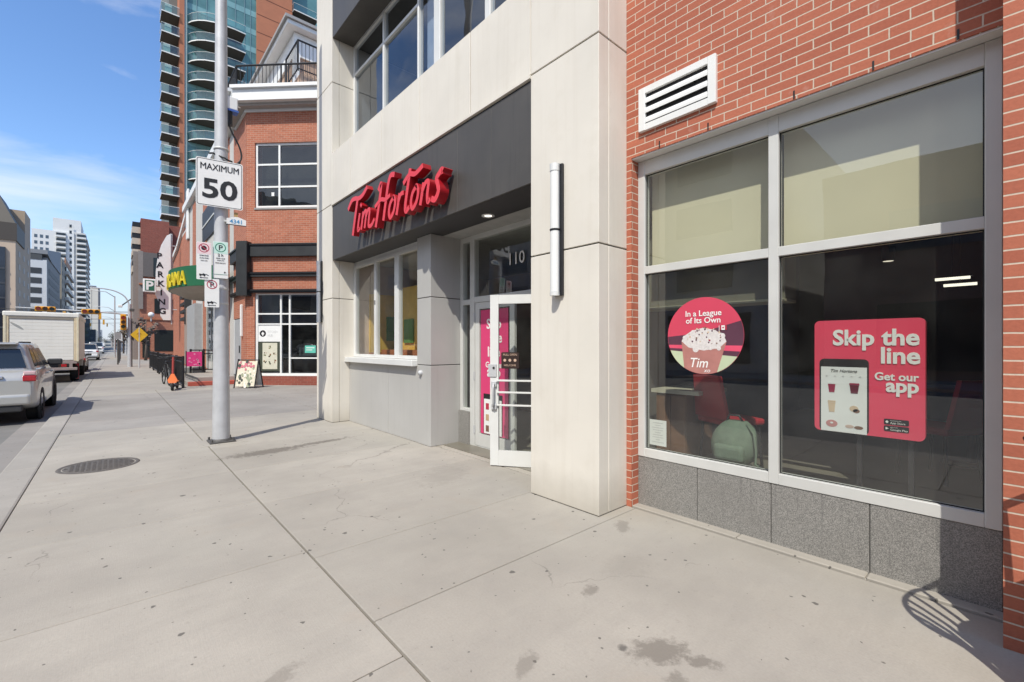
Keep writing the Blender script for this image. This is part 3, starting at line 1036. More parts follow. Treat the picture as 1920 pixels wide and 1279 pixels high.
strokes = [
    ('T', [(1.0, 1.95), (0.93, 1.3), (0.86, 0.6), (0.80, -0.15)], .34),
    ('T', [(-0.35, 1.55), (0.1, 1.98), (0.6, 2.02), (1.2, 1.92), (1.75, 2.02), (2.25, 2.32)], .32),
    ('i', [(1.58, 1.0), (1.52, 0.4), (1.55, 0.05), (1.78, 0.12)], .29), ('i', [(1.60, 1.38), (1.72, 1.5)], .30),
    ('m', [(2.12, 1.0), (2.10, 0.5), (2.08, 0.0)], .29), ('m', [(2.10, 0.6), (2.32, 0.95), (2.56, 0.9), (2.58, 0.45), (2.56, 0.0)], .27),
    ('m', [(2.58, 0.6), (2.80, 0.95), (3.03, 0.9), (3.05, 0.4), (3.12, 0.05), (3.5, 0.02), (3.8, 0.3)], .27),
    ('H', [(3.95, 1.75), (4.22, 2.05), (4.24, 1.3), (4.20, 0.6), (4.12, -0.2)], .32),
    ('H', [(5.75, 2.15), (5.30, 2.2), (5.12, 1.8), (5.06, 0.9), (5.02, 0.0)], .32), ('H', [(3.75, 0.92), (4.4, 1.18), (5.0, 1.08), (5.5, 1.2)], .26),
    ('o', [(6.0, 1.0), (5.68, 0.75), (5.62, 0.3), (5.86, 0.0), (6.16, 0.25), (6.22, 0.7), (6.0, 1.0), (5.9, 0.96)], .27),
    ('r', [(6.62, 1.05), (6.60, 0.5), (6.56, 0.0)], .29), ('r', [(6.60, 0.6), (6.78, 0.95), (7.08, 0.98)], .27),
    ('t', [(7.50, 2.0), (7.46, 1.2), (7.44, 0.3), (7.58, 0.0), (7.85, 0.15)], .31), ('t', [(6.95, 1.42), (7.5, 1.72), (8.1, 1.62), (8.75, 1.82)], .29),
    ('o', [(8.40, 1.0), (8.08, 0.75), (8.02, 0.3), (8.26, 0.0), (8.56, 0.25), (8.62, 0.7), (8.40, 1.0), (8.3, 0.96)], .27),
    ('n', [(9.05, 1.0), (9.03, 0.5), (9.00, 0.0)], .29), ('n', [(9.03, 0.6), (9.26, 0.95), (9.52, 0.9), (9.55, 0.35), (9.68, 0.02), (9.86, 0.12)], .27),
    ('s', [(10.66, 1.12), (10.42, 1.08), (10.22, 0.9), (10.40, 0.6), (10.52, 0.3), (10.32, 0.0), (9.98, 0.1)], .32),
    ('s', [(10.42, 1.08), (10.56, 1.18), (10.68, 1.12)], .32),
]
letters = {}
order = []
nL = 0
prev = None
for k, (ch, pts, wd) in enumerate(strokes):
    if ch != prev:
        nL += 1
        prev = ch
        order.append((nL, MB()))
    mb_ = order[-1][1]
    sp = [Vector((p.x + 0.26 * p.y, p.y * 1.0 - 0.030 * p.x)) for p in crom(pts)]
    Lp, Rp = [], []
    for i, p in enumerate(sp):
        d = (sp[min(i + 1, len(sp) - 1)] - sp[max(i - 1, 0)]).normalized()
        nrm = Vector((-d.y, d.x)) * wd * 0.41
        Lp.append(p + nrm)
        Rp.append(p - nrm)
    front = -0.130 - 0.0018 * k
    S_ = 0.278
    def to(p, x):
        return Vector((3.165 + x, 7.68 - p.x * S_, 3.42 + p.y * S_))
    n = len(sp)
    for i in range(n - 1):
        q = [Lp[i], Lp[i + 1], Rp[i + 1], Rp[i]]
        mb_.face([to(a, front) for a in q], red_sign)
        for a, b in ((Lp[i + 1], Lp[i]), (Rp[i], Rp[i + 1])):
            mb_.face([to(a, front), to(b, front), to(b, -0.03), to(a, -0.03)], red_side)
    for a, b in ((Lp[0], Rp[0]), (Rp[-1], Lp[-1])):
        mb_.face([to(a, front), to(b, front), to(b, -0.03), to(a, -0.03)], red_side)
for _, mb_ in order:
    mb_.build('letter', parent=SG, root=SG)
for y in (7.35, 6.75, 6.2, 5.6, 5.1, 4.75):
    m = MB()
    m.cyl((3.168, y, 3.55), (3.13, y, 3.55), 0.018, black_metal, n=8)
    m.build('stand_off', parent=SG, root=SG)

# ------------------------------------------------------------------ long wall lamps on the pillars
def wall_lamp(y, label):
    t = thing('wall_lamp', label, 'wall lamp', (3.158, y, 1.97), group='long wall lamps on the white pillars')
    m = MB()
    m.box(-0.03, -0.072, 0, 0.0, 0.05, 1.24, black_metal, 0.004)
    m.build('backplate', parent=t)
    m = MB()
    for a, b in ((0.035, 0.61), (0.63, 1.17)):
        m.loft([[(-0.03 - 0.065 * math.sin(PI * i / 10) ** 0.6, 0.044 * math.cos(PI * i / 10), z) for i in range(11)] for z in (a, b)], white_paint)
    m.build('diffuser', parent=t)
    for a, b in ((0.0, 0.033), (0.612, 0.628), (1.172, 1.24)):
        m = MB()
        m.loft([[(-0.03 - 0.070 * math.sin(PI * i / 10) ** 0.6, 0.047 * math.cos(PI * i / 10), z) for i in range(11)] for z in (a, b)], alu_white if b > 1.2 or a == 0 else black_metal)
        m.build('band', parent=t)
    return t
wall_lamp(2.87, 'long upright wall lamp on the white pillar right of the glass doors')
wall_lamp(9.36, 'long upright wall lamp on the far white pillar left of the service window')

# ------------------------------------------------------------------ brick building with the big window
BB = thing('brick_building', 'red brick building with a large aluminium framed window and granite base', 'building', (3.7, 1.0, 0))


def bp(mb, name, parent=None, label=None):
    return mb.build(name, parent=parent or BB, root=BB, label=label)


m = MB()
m.box(3.58, 2.345, 0, 3.86, 2.398, 3.235, brick_near)
m.box(3.58, 0.028, 3.235, 3.86, 2.398, 13.0, brick_near)
m.box(3.58, -14, 3.235, 3.86, -1.152, 13.0, brick_near)
m.box(3.58, -14, 0, 3.86, -8, 3.23, brick_near)
bp(m, 'brick_wall')
m = MB()
m.box(3.29, -1.15, 0, 3.86, 0.026, 13.0, brick_pier)
bp(m, 'pier')
for y in (2.06, 1.63, 1.02, 0.58, 0.20):
    m = MB()
    m.box(3.577, y - 0.005, 3.24, 3.60, y + 0.005, 3.298, black)
    bp(m, 'weep_slot')
m = MB()
m.box(3.59, 0.03, 3.222, 3.80, 2.345, 3.2345, alu_white)
bp(m, 'head_flashing')
m = MB()
for a, b in ((0.03, 0.6145), (0.6195, 1.2025), (1.2075, 1.7725), (1.7775, 2.344)):
    m.box(3.692, a, 0, 3.80, b, 0.462, granite, 0.0025)
m.box(3.70, 0.03, 0.0, 3.80, 2.34, 0.46, plain('joint grey', (0.07, 0.068, 0.064), 0.9))
m.box(3.692, -8, 0, 3.80, -1.16, 0.462, granite)
bp(m, 'granite_base')
m = MB()
A0, A1 = 3.684, 3.77
for a, b in ((2.343, 2.272), (1.222, 1.152), (0.10, 0.03)):
    m.box(A0, b, 0.465, A1, a, 3.22, alu, 0.004)
for a, b in ((2.272, 1.222), (1.152, 0.10)):
    m.box(A0 + 0.002, b, 0.465, A1, a, 0.545, alu, 0.003)
    m.box(A0 + 0.002, b, 2.165, A1, a, 2.235, alu, 0.003)
    m.box(A0 + 0.002, b, 3.09, A1, a, 3.218, alu, 0.003)
m.box(A0, -8, 0.465, A1, -1.16, 3.22, alu)
wf = bp(m, 'window_frame')
m = MB()
for a, b in ((2.272, 1.222), (1.152, 0.10)):
    for c_, d_ in ((0.545, 2.165), (2.235, 3.09)):
        m.face([(3.724, a, c_), (3.724, b, c_), (3.724, b, d_), (3.724, a, d_)], glass)
bp(m, 'pane', wf)
m = MB()
gk = plain('window gasket', (0.02, 0.02, 0.02), 0.7)
for a, b in ((2.272, 1.222), (1.152, 0.10)):
    for c_, d_ in ((0.545, 2.165), (2.235, 3.09)):
        m.box(3.716, b, c_, 3.723, b + 0.008, d_, gk)
        m.box(3.716, a - 0.008, c_, 3.723, a, d_, gk)
        m.box(3.717, b + 0.008, d_ - 0.008, 3.722, a - 0.008, d_, gk)
        m.box(3.717, b + 0.008, c_, 3.722, a - 0.008, c_ + 0.006, gk)
bp(m, 'gasket', wf)
# vent
m = MB()
m.box(3.545, 1.555, 3.43, 3.60, 1.62, 3.815, white_paint, 0.003)
m.box(3.545, 2.185, 3.43, 3.60, 2.25, 3.815, white_paint, 0.003)
m.box(3.547, 1.62, 3.43, 3.60, 2.185, 3.485, white_paint)
m.box(3.547, 1.62, 3.76, 3.60, 2.185, 3.815, white_paint)
m.box(3.574, 1.62, 3.485, 3.579, 2.185, 3.76, black)
vt = bp(m, 'vent')
for k in range(3):
    m = MB()
    z = 3.495 + k * 0.088
    m.prism([(3.549, 1.622, z), (3.549, 1.622, z + 0.024), (3.572, 1.622, z + 0.060), (3.572, 1.622, z + 0.036)], (0, 0.561, 0), white_paint)
    bp(m, 'louver', vt)
# blinds
for a, b, z0 in ((2.30, 1.20, 2.20), (1.17, 0.05, 2.19)):
    m = MB()
    m.box(3.865, b, z0, 3.868, a, 3.2, blind_mat)
    m.cyl((3.867, b, z0), (3.867, a, z0), 0.012, blind_mat, n=8)
    bp(m, 'roller_blind')
# interior
m = MB()
m.box(3.80, -1.1, 0.30, 9.5, 2.5, 0.36, room_floor)
m.box(3.775, 0.03, 0.40, 3.99, 2.34, 0.49, plain('window ledge', (0.16, 0.15, 0.13), 0.6))
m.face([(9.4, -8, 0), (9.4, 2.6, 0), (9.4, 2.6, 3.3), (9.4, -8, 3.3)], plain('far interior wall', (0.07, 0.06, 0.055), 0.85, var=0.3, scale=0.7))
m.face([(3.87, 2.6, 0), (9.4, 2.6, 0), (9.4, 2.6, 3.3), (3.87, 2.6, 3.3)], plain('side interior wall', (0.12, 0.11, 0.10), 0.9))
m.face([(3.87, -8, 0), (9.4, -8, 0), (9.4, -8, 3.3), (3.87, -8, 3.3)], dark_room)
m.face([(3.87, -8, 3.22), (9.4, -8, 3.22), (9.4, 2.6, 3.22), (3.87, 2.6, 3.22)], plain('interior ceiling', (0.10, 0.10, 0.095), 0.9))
m.box(3.80, -8, 0.30, 9.4, -1.11, 0.34, room_floor)
bp(m, 'interior')
m = MB()
m.box(4.02, 1.21, 1.88, 4.3, 2.55, 2.7, plain('olive bulkhead', (0.16, 0.15, 0.11), 0.85))
m.box(4.0, 1.21, 1.86, 4.3, 2.55, 1.882, plain('lit bulkhead edge', (0.42, 0.40, 0.29), 0.8))  # paler colour paints in the light caught along the lower edge
bp(m, 'bulkhead')
for k, (y0, y1, z) in enumerate(((0.66, 0.34, 2.36), (0.58, 0.28, 2.275))):
    t = thing('strip_light', ['upper of two short strip lights glowing deep inside the big window', 'lower of two short strip lights glowing deep inside the big window'][k], 'ceiling light', (8.0, (y0 + y1) / 2, z), group='strip lights inside the window')
    m = MB()
    m.box(-0.03, -(y0 - y1) / 2, -0.018, 0.03, (y0 - y1) / 2, 0.012, emit('strip lamp %d' % k, (1, 0.93, 0.78), 1.3))
    m.build('tube', parent=t)
    m = MB()
    m.box(-0.04, -(y0 - y1) / 2 - 0.02, 0.013, 0.04, (y0 - y1) / 2 + 0.02, 0.03, black)
    m.cyl((0, 0, 0.03), (0, 0, 3.22 - z), 0.006, black, n=6)
    m.build('housing', parent=t)

# ------------------------------------------------------------------ things in the big window
t = thing('poster_board', 'thick crimson board about skipping the line, on two posts behind the glass', 'poster board', (3.79, 0.652, 0.49))
Fm = Matrix.Translation((3.755, 0.652, 1.5)) @ Matrix.Rotation(R(-90), 4, 'Z') @ Matrix.Scale(0.945, 4) @ Matrix.Translation((0, 0, -1.5))   # local x runs to the viewer's right
def pb(mb, name, parent=None):
    return mb.xf(Fm).build(name, parent=parent or t, root=t)
m = MB()
m.prism(rrect(-0.305, 0.865, 0.315, 1.685, 0.035), (0, 0.085, 0), pink_board)
pb(m, 'board')
m = MB()
for body, size, x, z, bo, al in (('Skip the', 0.155, 0.288, 1.505, 0.0045, 'RIGHT'), ('line', 0.155, 0.292, 1.38, 0.0045, 'RIGHT'), ('Get our', 0.074, 0.283, 1.262, 0.002, 'RIGHT'), ('app', 0.125, 0.285, 1.185, 0.004, 'RIGHT')):
    m.text(body, size, text_white, (x, -0.004, z), (1, 0, 0), (0, 0, 1), 0.003, bo, al, 0.95)
pb(m, 'lettering')
m = MB()
m.prism([p for p in rrect(-0.272, 0.866, 0.022, 1.402, 0.03)], (0, 0.002, 0), black)
m.xf(Matrix.Translation((0, -0.003, 0)))
m.box(-0.262, -0.0065, 0.867, 0.012, -0.0035, 1.343, white_sheet)
pb(m, 'phone_picture')
m = MB()
gy = plain('pale grey print', (0.6, 0.6, 0.6), 0.6)
m.text('Tim Hortons', 0.03, black_metal, (-0.125, -0.009, 1.305), (1, 0, 0), (0, 0, 1), 0.002, 0, 'CENTER', 1, 1, 0.3)
for i in range(5):
    m.text('n' if i % 2 else 'o', 0.02, gy, (-0.225 + i * 0.05, -0.009, 1.272), (1, 0, 0), (0, 0, 1), 0.002)
maroon = plain('maroon cup', (0.32, 0.03, 0.07), 0.5)
darkcup = plain('dark maroon cup', (0.14, 0.02, 0.035), 0.5)
tan = plain('tan print', (0.62, 0.47, 0.33), 0.6)
brown = plain('brown print', (0.22, 0.12, 0.08), 0.6)
def cup(x, z, w_, h_, mat, lid):
    m.prism([(x - w_ * 0.36, -0.0085, z - h_ / 2), (x + w_ * 0.36, -0.0085, z - h_ / 2), (x + w_ * 0.5, -0.0085, z + h_ / 2), (x - w_ * 0.5, -0.0085, z + h_ / 2)], (0, 0.0018, 0), mat)
    m.prism([(x - w_ * 0.56, -0.0085, z + h_ / 2 + 0.002), (x + w_ * 0.56, -0.0085, z + h_ / 2 + 0.002), (x + w_ * 0.5, -0.0085, z + h_ / 2 + 0.014), (x - w_ * 0.5, -0.0085, z + h_ / 2 + 0.014)], (0, 0.0018, 0), lid)
cup(-0.195, 1.185, 0.045, 0.06, maroon, white_sheet)
cup(-0.06, 1.185, 0.055, 0.06, darkcup, maroon)
cup(-0.195, 1.045, 0.045, 0.07, tan, tan)
for cx_, cz_, rx, rz_, mt in ((-0.062, 1.045, 0.026, 0.022, tan), (-0.048, 1.03, 0.02, 0.014, brown), (-0.195, 0.925, 0.036, 0.026, plain('pink print', (0.55, 0.25, 0.24), 0.6)), (-0.088, 0.915, 0.026, 0.012, plain('beige print', (0.6, 0.45, 0.38), 0.6)), (-0.035, 0.912, 0.026, 0.012, brown)):
    m.prism([(cx_ + rx * math.cos(2 * PI * i / 14), -0.0085, cz_ + rz_ * math.sin(2 * PI * i / 14)) for i in range(14)], (0, 0.0018, 0), mt)
m.prism([(-0.195 + 0.01 * math.cos(2 * PI * i / 10), -0.0105, 0.93 + 0.007 * math.sin(2 * PI * i / 10)) for i in range(10)], (0, 0.0018, 0), white_sheet)
pb(m, 'menu_picture')
for k, (z, big, small) in enumerate(((0.958, 'App Store', 'Download on the'), (0.912, 'Google Play', 'GET IT ON'))):
    m = MB()
    m.prism(rrect(0.105, z, 0.235, z + 0.038, 0.007), (0, 0.002, 0), black)
    m.xf(Matrix.Translation((0, -0.003, 0)))
    m.text(big, 0.019, text_white, (0.138, -0.0055, z + 0.006), (1, 0, 0), (0, 0, 1), 0.001, 0, 'LEFT')
    m.text(small, 0.008, text_white, (0.138, -0.0055, z + 0.025), (1, 0, 0), (0, 0, 1), 0.001, 0, 'LEFT')
    if k:
        m.prism([(0.114, -0.0055, z + 0.010), (0.130, -0.0055, z + 0.019), (0.114, -0.0055, z + 0.028)], (0, 0.001, 0), text_white)
    else:
        m.prism(disc(0.121, z + 0.018, 0.008, -0.0055, 12), (0, 0.001, 0), text_white)
    pb(m, 'store_badge')
for x in (-0.04, 0.24):
    m = MB()
    m.box(x - 0.014, 0.035, 0.432, x + 0.014, 0.065, 0.864, black_metal)
    pb(m, 'post')

# round dessert sticker on the left pane
t = thing('window_sticker', 'round crimson sticker with a whipped cream cup on the left window pane', 'sticker', (3.7215, 1.733, 1.26))
Fm = Matrix.Translation((3.7215, 1.733, 1.583)) @ Matrix.Rotation(R(-90), 4, 'Z') @ Matrix.Scale(0.3, 4, (0, 1, 0))
def clip(pts, r=0.324):
    """clip a convex-ish polygon in x,z to the sticker's circle"""
    from mathutils.geometry import intersect_line_line_2d
    circ = [Vector((r * math.cos(2 * PI * i / 64), r * math.sin(2 * PI * i / 64))) for i in range(64)]
    o = [Vector(p) for p in pts]
    for i in range(64):
        a, b = circ[i], circ[(i + 1) % 64]
        inp, o = o, []
        for j in range(len(inp)):
            p, q = inp[j], inp[(j + 1) % len(inp)]
            sp = (b.x - a.x) * (p.y - a.y) - (b.y - a.y) * (p.x - a.x)
            sq = (b.x - a.x) * (q.y - a.y) - (b.y - a.y) * (q.x - a.x)
            if sp >= 0:
                o.append(p)
            if (sp >= 0) != (sq >= 0):
                o.append(p + (q - p) * (sp / (sp - sq)))
        if not o:
            return o
    return o
def layer(m, pts, k, mat):
    q = clip(pts)
    if len(q) > 2:
        m.prism([(p.x, -0.0012 * k, p.y) for p in q], (0, 0.001, 0), mat)
m = MB()
m.prism(disc(0, 0, 0.326, 0.0, 64), (0, 0.0012, 0), plain('sticker crimson', (0.62, 0.06, 0.11), 0.5, 0, 0.03, 3))
aub = plain('sticker aubergine', (0.10, 0.035, 0.06), 0.5)
layer(m, [(-0.4, -0.012), (-0.05, 0.02), (0.35, 0.13), (0.35, -0.10), (-0.4, -0.10)], 1, aub)
layer(m, [(-0.4, -0.075), (0.4, -0.085), (0.4, -0.135), (-0.4, -0.10)], 2, plain('sticker rose', (0.72, 0.08, 0.15), 0.5))
layer(m, [(-0.4, -0.10), (0.4, -0.135), (0.4, -0.19), (-0.4, -0.125)], 3, aub)
layer(m, [(-0.4, -0.118), (0.4, -0.182), (0.4, -0.4), (-0.4, -0.4)], 4, plain('sticker pale green', (0.50, 0.57, 0.38), 0.5))
m.xf(Fm).build('disc', parent=t, root=t)
m = MB()
layer(m, [(-0.195, -0.05), (0.19, -0.055), (0.105, -0.33), (-0.165, -0.33)], 5, plain('iced drink', (0.44, 0.19, 0.165), 0.5, 0, 0.1, 12))
random.seed(3)
fm_ = plain('whipped cream', (0.68, 0.64, 0.62), 0.6, 0, 0.12, 60)
layer(m, [(-0.195, -0.045), (-0.17, 0.0), (-0.10, 0.045), (0.0, 0.068), (0.10, 0.045), (0.17, -0.005), (0.19, -0.05), (0.13, -0.105), (0.0, -0.125), (-0.13, -0.10)], 6, fm_)
for i in range(22):
    x = random.uniform(-0.17, 0.17)
    top_ = 0.055 * (1 - (x / 0.21) ** 2)
    z = random.uniform(-0.12, top_ - 0.015)
    if z < -0.075 and abs(x) > 0.14:
        continue
    r_ = random.uniform(0.016, 0.028)
    m.prism([(p[0], -0.0074 - 0.00015 * i, p[2]) for p in disc(x, z, r_, 0, 12)], (0, 0.0008, 0), fm_)
for i in range(34):
    x = random.uniform(-0.15, 0.15)
    z = random.uniform(-0.07, 0.07 * (1 - (x / 0.2) ** 2))
    m.prism([(p[0], -0.0112 - 0.00005 * i, p[2]) for p in disc(x, z, random.uniform(0.004, 0.009), 0, 7)], (0, 0.0006, 0), random.choice([brown, maroon, aub, tan]))
m.xf(Fm).build('cup_picture', parent=t, root=t)
m = MB()
m.text('In a League', 0.069, text_white, (-0.005, -0.012, 0.168), (1, 0, 0), (0, 0, 1), 0.001, 0.001)
m.text('of Its Own', 0.069, text_white, (-0.005, -0.012, 0.108), (1, 0, 0), (0, 0, 1), 0.001, 0.001)
m.text('Tim', 0.115, text_white, (-0.045, -0.012, -0.268), (1, 0, 0), (0, 0, 1), 0.001, 0.001, 'CENTER', 0.9, 1.0, 0.25)
m.text('xo', 0.05, text_white, (0.03, -0.012, -0.308), (1, 0, 0), (0, 0, 1), 0.001, 0.0, 'CENTER', 1, 1.0, 0.25)
m.xf(Fm).build('lettering', parent=t, root=t)
m = MB()
for x0, x1, c_ in ((0.135, 0.15, red_ring), (0.15, 0.178, white_sheet), (0.178, 0.194, red_ring)):
    m.box(x0, -0.0145, 0.045, x1, -0.0135, 0.082, c_)
m.prism([(p[0], -0.0155, p[2]) for p in disc(0.164, 0.064, 0.008, 0, 6)], (0, 0.0006, 0), red_ring)
m.box(0.130, -0.0125, -0.02, 0.134, -0.0115, 0.083, white_sheet)
m.xf(Fm).build('flag_picture', parent=t, root=t)

# paper notice
t = thing('paper_notice', 'small white printed notice taped in the lower corner of the left pane', 'notice', (3.735, 2.165, 0.58))
m = MB()
m.box(-0.001, -0.085, 0.0, 0.0, 0.085, 0.235, white_sheet)
m.build('sheet', parent=t)
m = MB()
for i in range(9):
    wdt = [0.05, 0.03, 0.055, 0.05, 0.03, 0.05, 0.055, 0.02, 0.06][i]
    m.box(-0.0025, -wdt, 0.205 - i * 0.022, -0.0015, wdt, 0.211 - i * 0.022, gy)
m.build('print', parent=t)

# backpack on the ledge
t = thing('backpack', 'sage green backpack lying on the ledge behind the left pane', 'bag', (3.99, 1.60, 0.49))
sage = plain('sage green fabric', (0.13, 0.175, 0.125), 0.8, 0, 0.15, 14, bmp=0.3)
m = MB()
rings = []
for i in range(9):
    k = i / 8
    z = 0.005 + 0.36 * k
    hw = 0.19 * (1 - abs(k - 0.45) ** 2.4 * 2.6) + 0.012
    dp = 0.11 * (1 - abs(k - 0.35) ** 2 * 1.5) + 0.01
    rings.append([(dp * math.sin(2 * PI * j / 16) * (1.0 if math.sin(2 * PI * j / 16) < 0 else 0.7) + 0.02 * k, -hw * math.cos(2 * PI * j / 16) - 0.03 * k, z) for j in range(16)])
m.loft(rings, sage)
m.build('body', parent=t)
m = MB()
m.box(-0.135, -0.13, 0.03, -0.06, 0.12, 0.17, sage, 0.035, 3)
m.build('front_pocket', parent=t)
m = MB()
m.tube([(0.0, 0.05, 0.36), (0.0, 0.03, 0.41), (0.0, -0.05, 0.41), (0.0, -0.08, 0.36)], 0.010, black)
m.build('handle', parent=t)
m = MB()
m.tube([(-0.02, -0.12, 0.345), (-0.06, -0.19, 0.28), (-0.07, -0.21, 0.15), (-0.06, -0.20, 0.03), (-0.08, -0.27, 0.012), (-0.09, -0.36, 0.010)], 0.011, sage)
m.build('strap', parent=t)

# cabinet, red chairs inside
t = thing('wooden_cabinet', 'brown wooden cabinet with pale stone top behind the left pane', 'cabinet', (4.45, 2.27, 0.36))
wood = plain('brown wood', (0.17, 0.085, 0.045), 0.55, 0, 0.25, 5, streak=0.3)
m = MB()
m.box(-0.28, -0.16, 0, 0.28, 0.16, 0.66, wood)
m.build('carcass', parent=t)
m = MB()
for y in (-0.155, 0.005):
    m.box(-0.30, y, 0.02, -0.282, y + 0.15, 0.64, wood, 0.004)
m.build('cabinet_door', parent=t)
m = MB()
m.box(-0.32, -0.30, 0.662, 0.30, 0.20, 0.70, plain('pale stone top', (0.55, 0.52, 0.42), 0.4))
m.build('counter_top', parent=t)
redv = plain('red vinyl', (0.42, 0.022, 0.032), 0.5)
def chair(x, y, rz, label):
    t = thing('cafe_chair', label, 'chair', (x, y, 0.36), rz, group='red cafe chairs inside the window')
    m = MB()
    m.box(-0.21, -0.21, 0.40, 0.21, 0.21, 0.46, redv, 0.02, 2)
    m.build('seat', parent=t)
    m = MB()
    m.prism([(-0.21, 0.19, 0.46), (0.21, 0.19, 0.46), (0.17, 0.25, 0.86), (-0.17, 0.25, 0.86)], (0, 0.035, 0), redv)
    m.build('backrest', parent=t)
    for a in (-1, 1):
        for b in (-1, 1):
            m = MB()
            m.cyl((0.19 * a, 0.19 * b, 0), (0.17 * a, 0.17 * b, 0.40), 0.014, black_metal, n=8)
            m.build('leg', parent=t)
chair(4.42, 1.80, R(65), 'red vinyl cafe chair behind the green backpack')
chair(5.3, 0.42, R(150), 'red vinyl cafe chair behind the crimson board')
chair(5.6, -0.35, R(40), 'red vinyl cafe chair at the small round table, right of the crimson board')
t = thing('cafe_table', 'small round cafe table deep inside the right pane', 'table', (6.1, 0.25, 0.36))
m = MB()
m.lathe([(0.0, 0.70), (0.38, 0.70), (0.38, 0.735), (0.0, 0.735)], wood, n=28)
m.build('table_top', parent=t)
m = MB()
m.cyl((0, 0, 0.02), (0, 0, 0.70), 0.035, black_metal, n=12)
m.build('pedestal', parent=t)
m = MB()
m.lathe([(0.0, 0.0), (0.22, 0.0), (0.20, 0.025), (0.0, 0.03)], black_metal, n=20)
m.build('foot', parent=t)
for k, (x, y, lab) in ((0, (7.2, 1.02, 'small round ceiling spot glowing above the crimson board')),):
    t = thing('ceiling_spot', lab, 'ceiling light', (x, y, 2.55))
    m = MB()
    m.lathe([(0.0, 0.0), (0.05, 0.0), (0.06, 0.03)], emit('spot lens %d' % k, (1, 0.9, 0.72), 0.8), n=16)
    m.build('lens', parent=t)
    m = MB()
    m.lathe([(0.065, 0.0), (0.07, 0.16), (0.0, 0.165)], black_metal, n=16)
    m.cyl((0, 0, 0.16), (0, 0, 0.67), 0.008, black_metal, n=6)
    m.build('housing', parent=t)
# ------------------------------------------------------------------ brick corner building with cut corner
CB = thing('corner_brick_building', 'orange brick corner building with white framed windows, charcoal bands and a roof terrace', 'building', (4.04, 19.12, 0))
CH = Matrix.Translation((4.04, 19.12, 0)) @ Matrix.Rotation(R(-45), 4, 'Z')    # local x along the cut corner, -y outwards


def cp(mb, name, parent=None, ch=True, label=None):
    if ch is not None:
        mb.xf(CH if ch else Matrix.Translation((0.215, -0.2, 0)))
    return mb.build(name, parent=parent or CB, root=CB, label=label)


stucco = plain('pale grey stucco', (0.54, 0.52, 0.49), 0.85, 0, 0.06, 2, streak=0.2)
band_mat = plain('charcoal steel band', (0.035, 0.037, 0.038), 0.5, 0.2, 0.15, 3)
tan_wall = plain('tan siding', (0.50, 0.34, 0.24), 0.8, 0, 0.08, 2)
m = MB()
X1 = 6.0
m.box(-0.38, 0, 0.344, -0.06, 0.45, 3.49, brick_mid)
m.box(2.66, 0, 0.344, X1, 0.45, 3.49, brick_mid)
m.box(-0.38, 0.0, 3.49, X1, 0.45, 6.73, brick_mid)
m.box(-0.38, 0.0, 6.73, -0.05, 0.45, 9.205, brick_mid)
m.box(3.6, 0.0, 6.73, X1, 0.45, 9.205, brick_mid)
m.box(-0.38, 0.0, 9.205, X1, 0.45, 10.6, brick_mid)
m.box(-0.36, 0.0, 0, X1, 0.45, 0.344, brick_far)
cp(m, 'brick_wall')
m = MB()
m.box(3.555, 19.62, 0, 3.9, 20.55, 10.6, brick_mid)
m.box(3.555, 20.55, 2.60, 3.9, 22.0, 10.6, brick_mid)
m.box(3.56, 22.0, 0, 3.9, 22.9, 10.6, stucco)
m.box(3.55, 22.9, 0, 3.9, 24.2, 10.6, brick_mid)
m.box(3.56, 24.2, 0, 3.9, 38, 11.0, stucco)
for y in (29.2, 33.6, 36.6):
    m.box(3.52, y, 0, 3.558, y + 1.2, 10.4, brick_mid)
m.box(3.60, 38, 0, 3.9, 48, 9.6, brick_mid)
m.box(3.9, 20.2, 0, 18, 48, 10.4, stucco)
cp(m, 'street_wall', ch=False)
m = MB()
m.box(3.30, 21.2, 10.62, 3.9, 38.2, 11.05, white_paint, 0.03)
m.box(3.42, 36.5, 8.6, 3.54, 37.3, 11.9, white_paint, 0.03)
m.prism([(3.45, 38.2, 10.4), (3.45, 38.2, 10.7), (3.45, 44.0, 9.4), (3.45, 48.0, 9.0), (3.45, 48.0, 8.7), (3.45, 44.0, 9.1)], (0.15, 0, 0), white_paint)
cp(m, 'parapet_coping', ch=False)
# charcoal bands round the corner
for z0, z1, d in ((4.87, 5.34, 0.14), (4.10, 4.27, 0.12), (3.50, 3.62, 0.12)):
    m = MB()
    m.box(-0.17, -d, z0, X1, -0.002, z1 - 0.065, band_mat)
    m.box(-0.17, -d - 0.04, z1 - 0.065, X1, -0.002, z1, black_metal)
    cp(m, 'steel_band')
    m = MB()
    m.box(3.55 - d, 19.85, z0, 3.553, 22.0, z1 - 0.065, band_mat)
    m.box(3.55 - d - 0.04, 19.85, z1 - 0.065, 3.553, 22.0, z1, black_metal)
    cp(m, 'steel_band', ch=False)
for z in (3.2, 3.7, 4.2, 4.7):
    m = MB()
    m.box(3.25, 36, z, 3.55, 39, z + 0.2, band_mat)
    cp(m, 'steel_band', ch=False)
m = MB()
m.box(3.2, 35.6, 2.9, 3.54, 36, 5.2, band_mat)
cp(m, 'corner_box', ch=False)
m = MB()
m.box(-0.60, -0.30, 3.37, -0.175, 0.1, 5.42, band_mat, 0.012)
cp(m, 'corner_box')
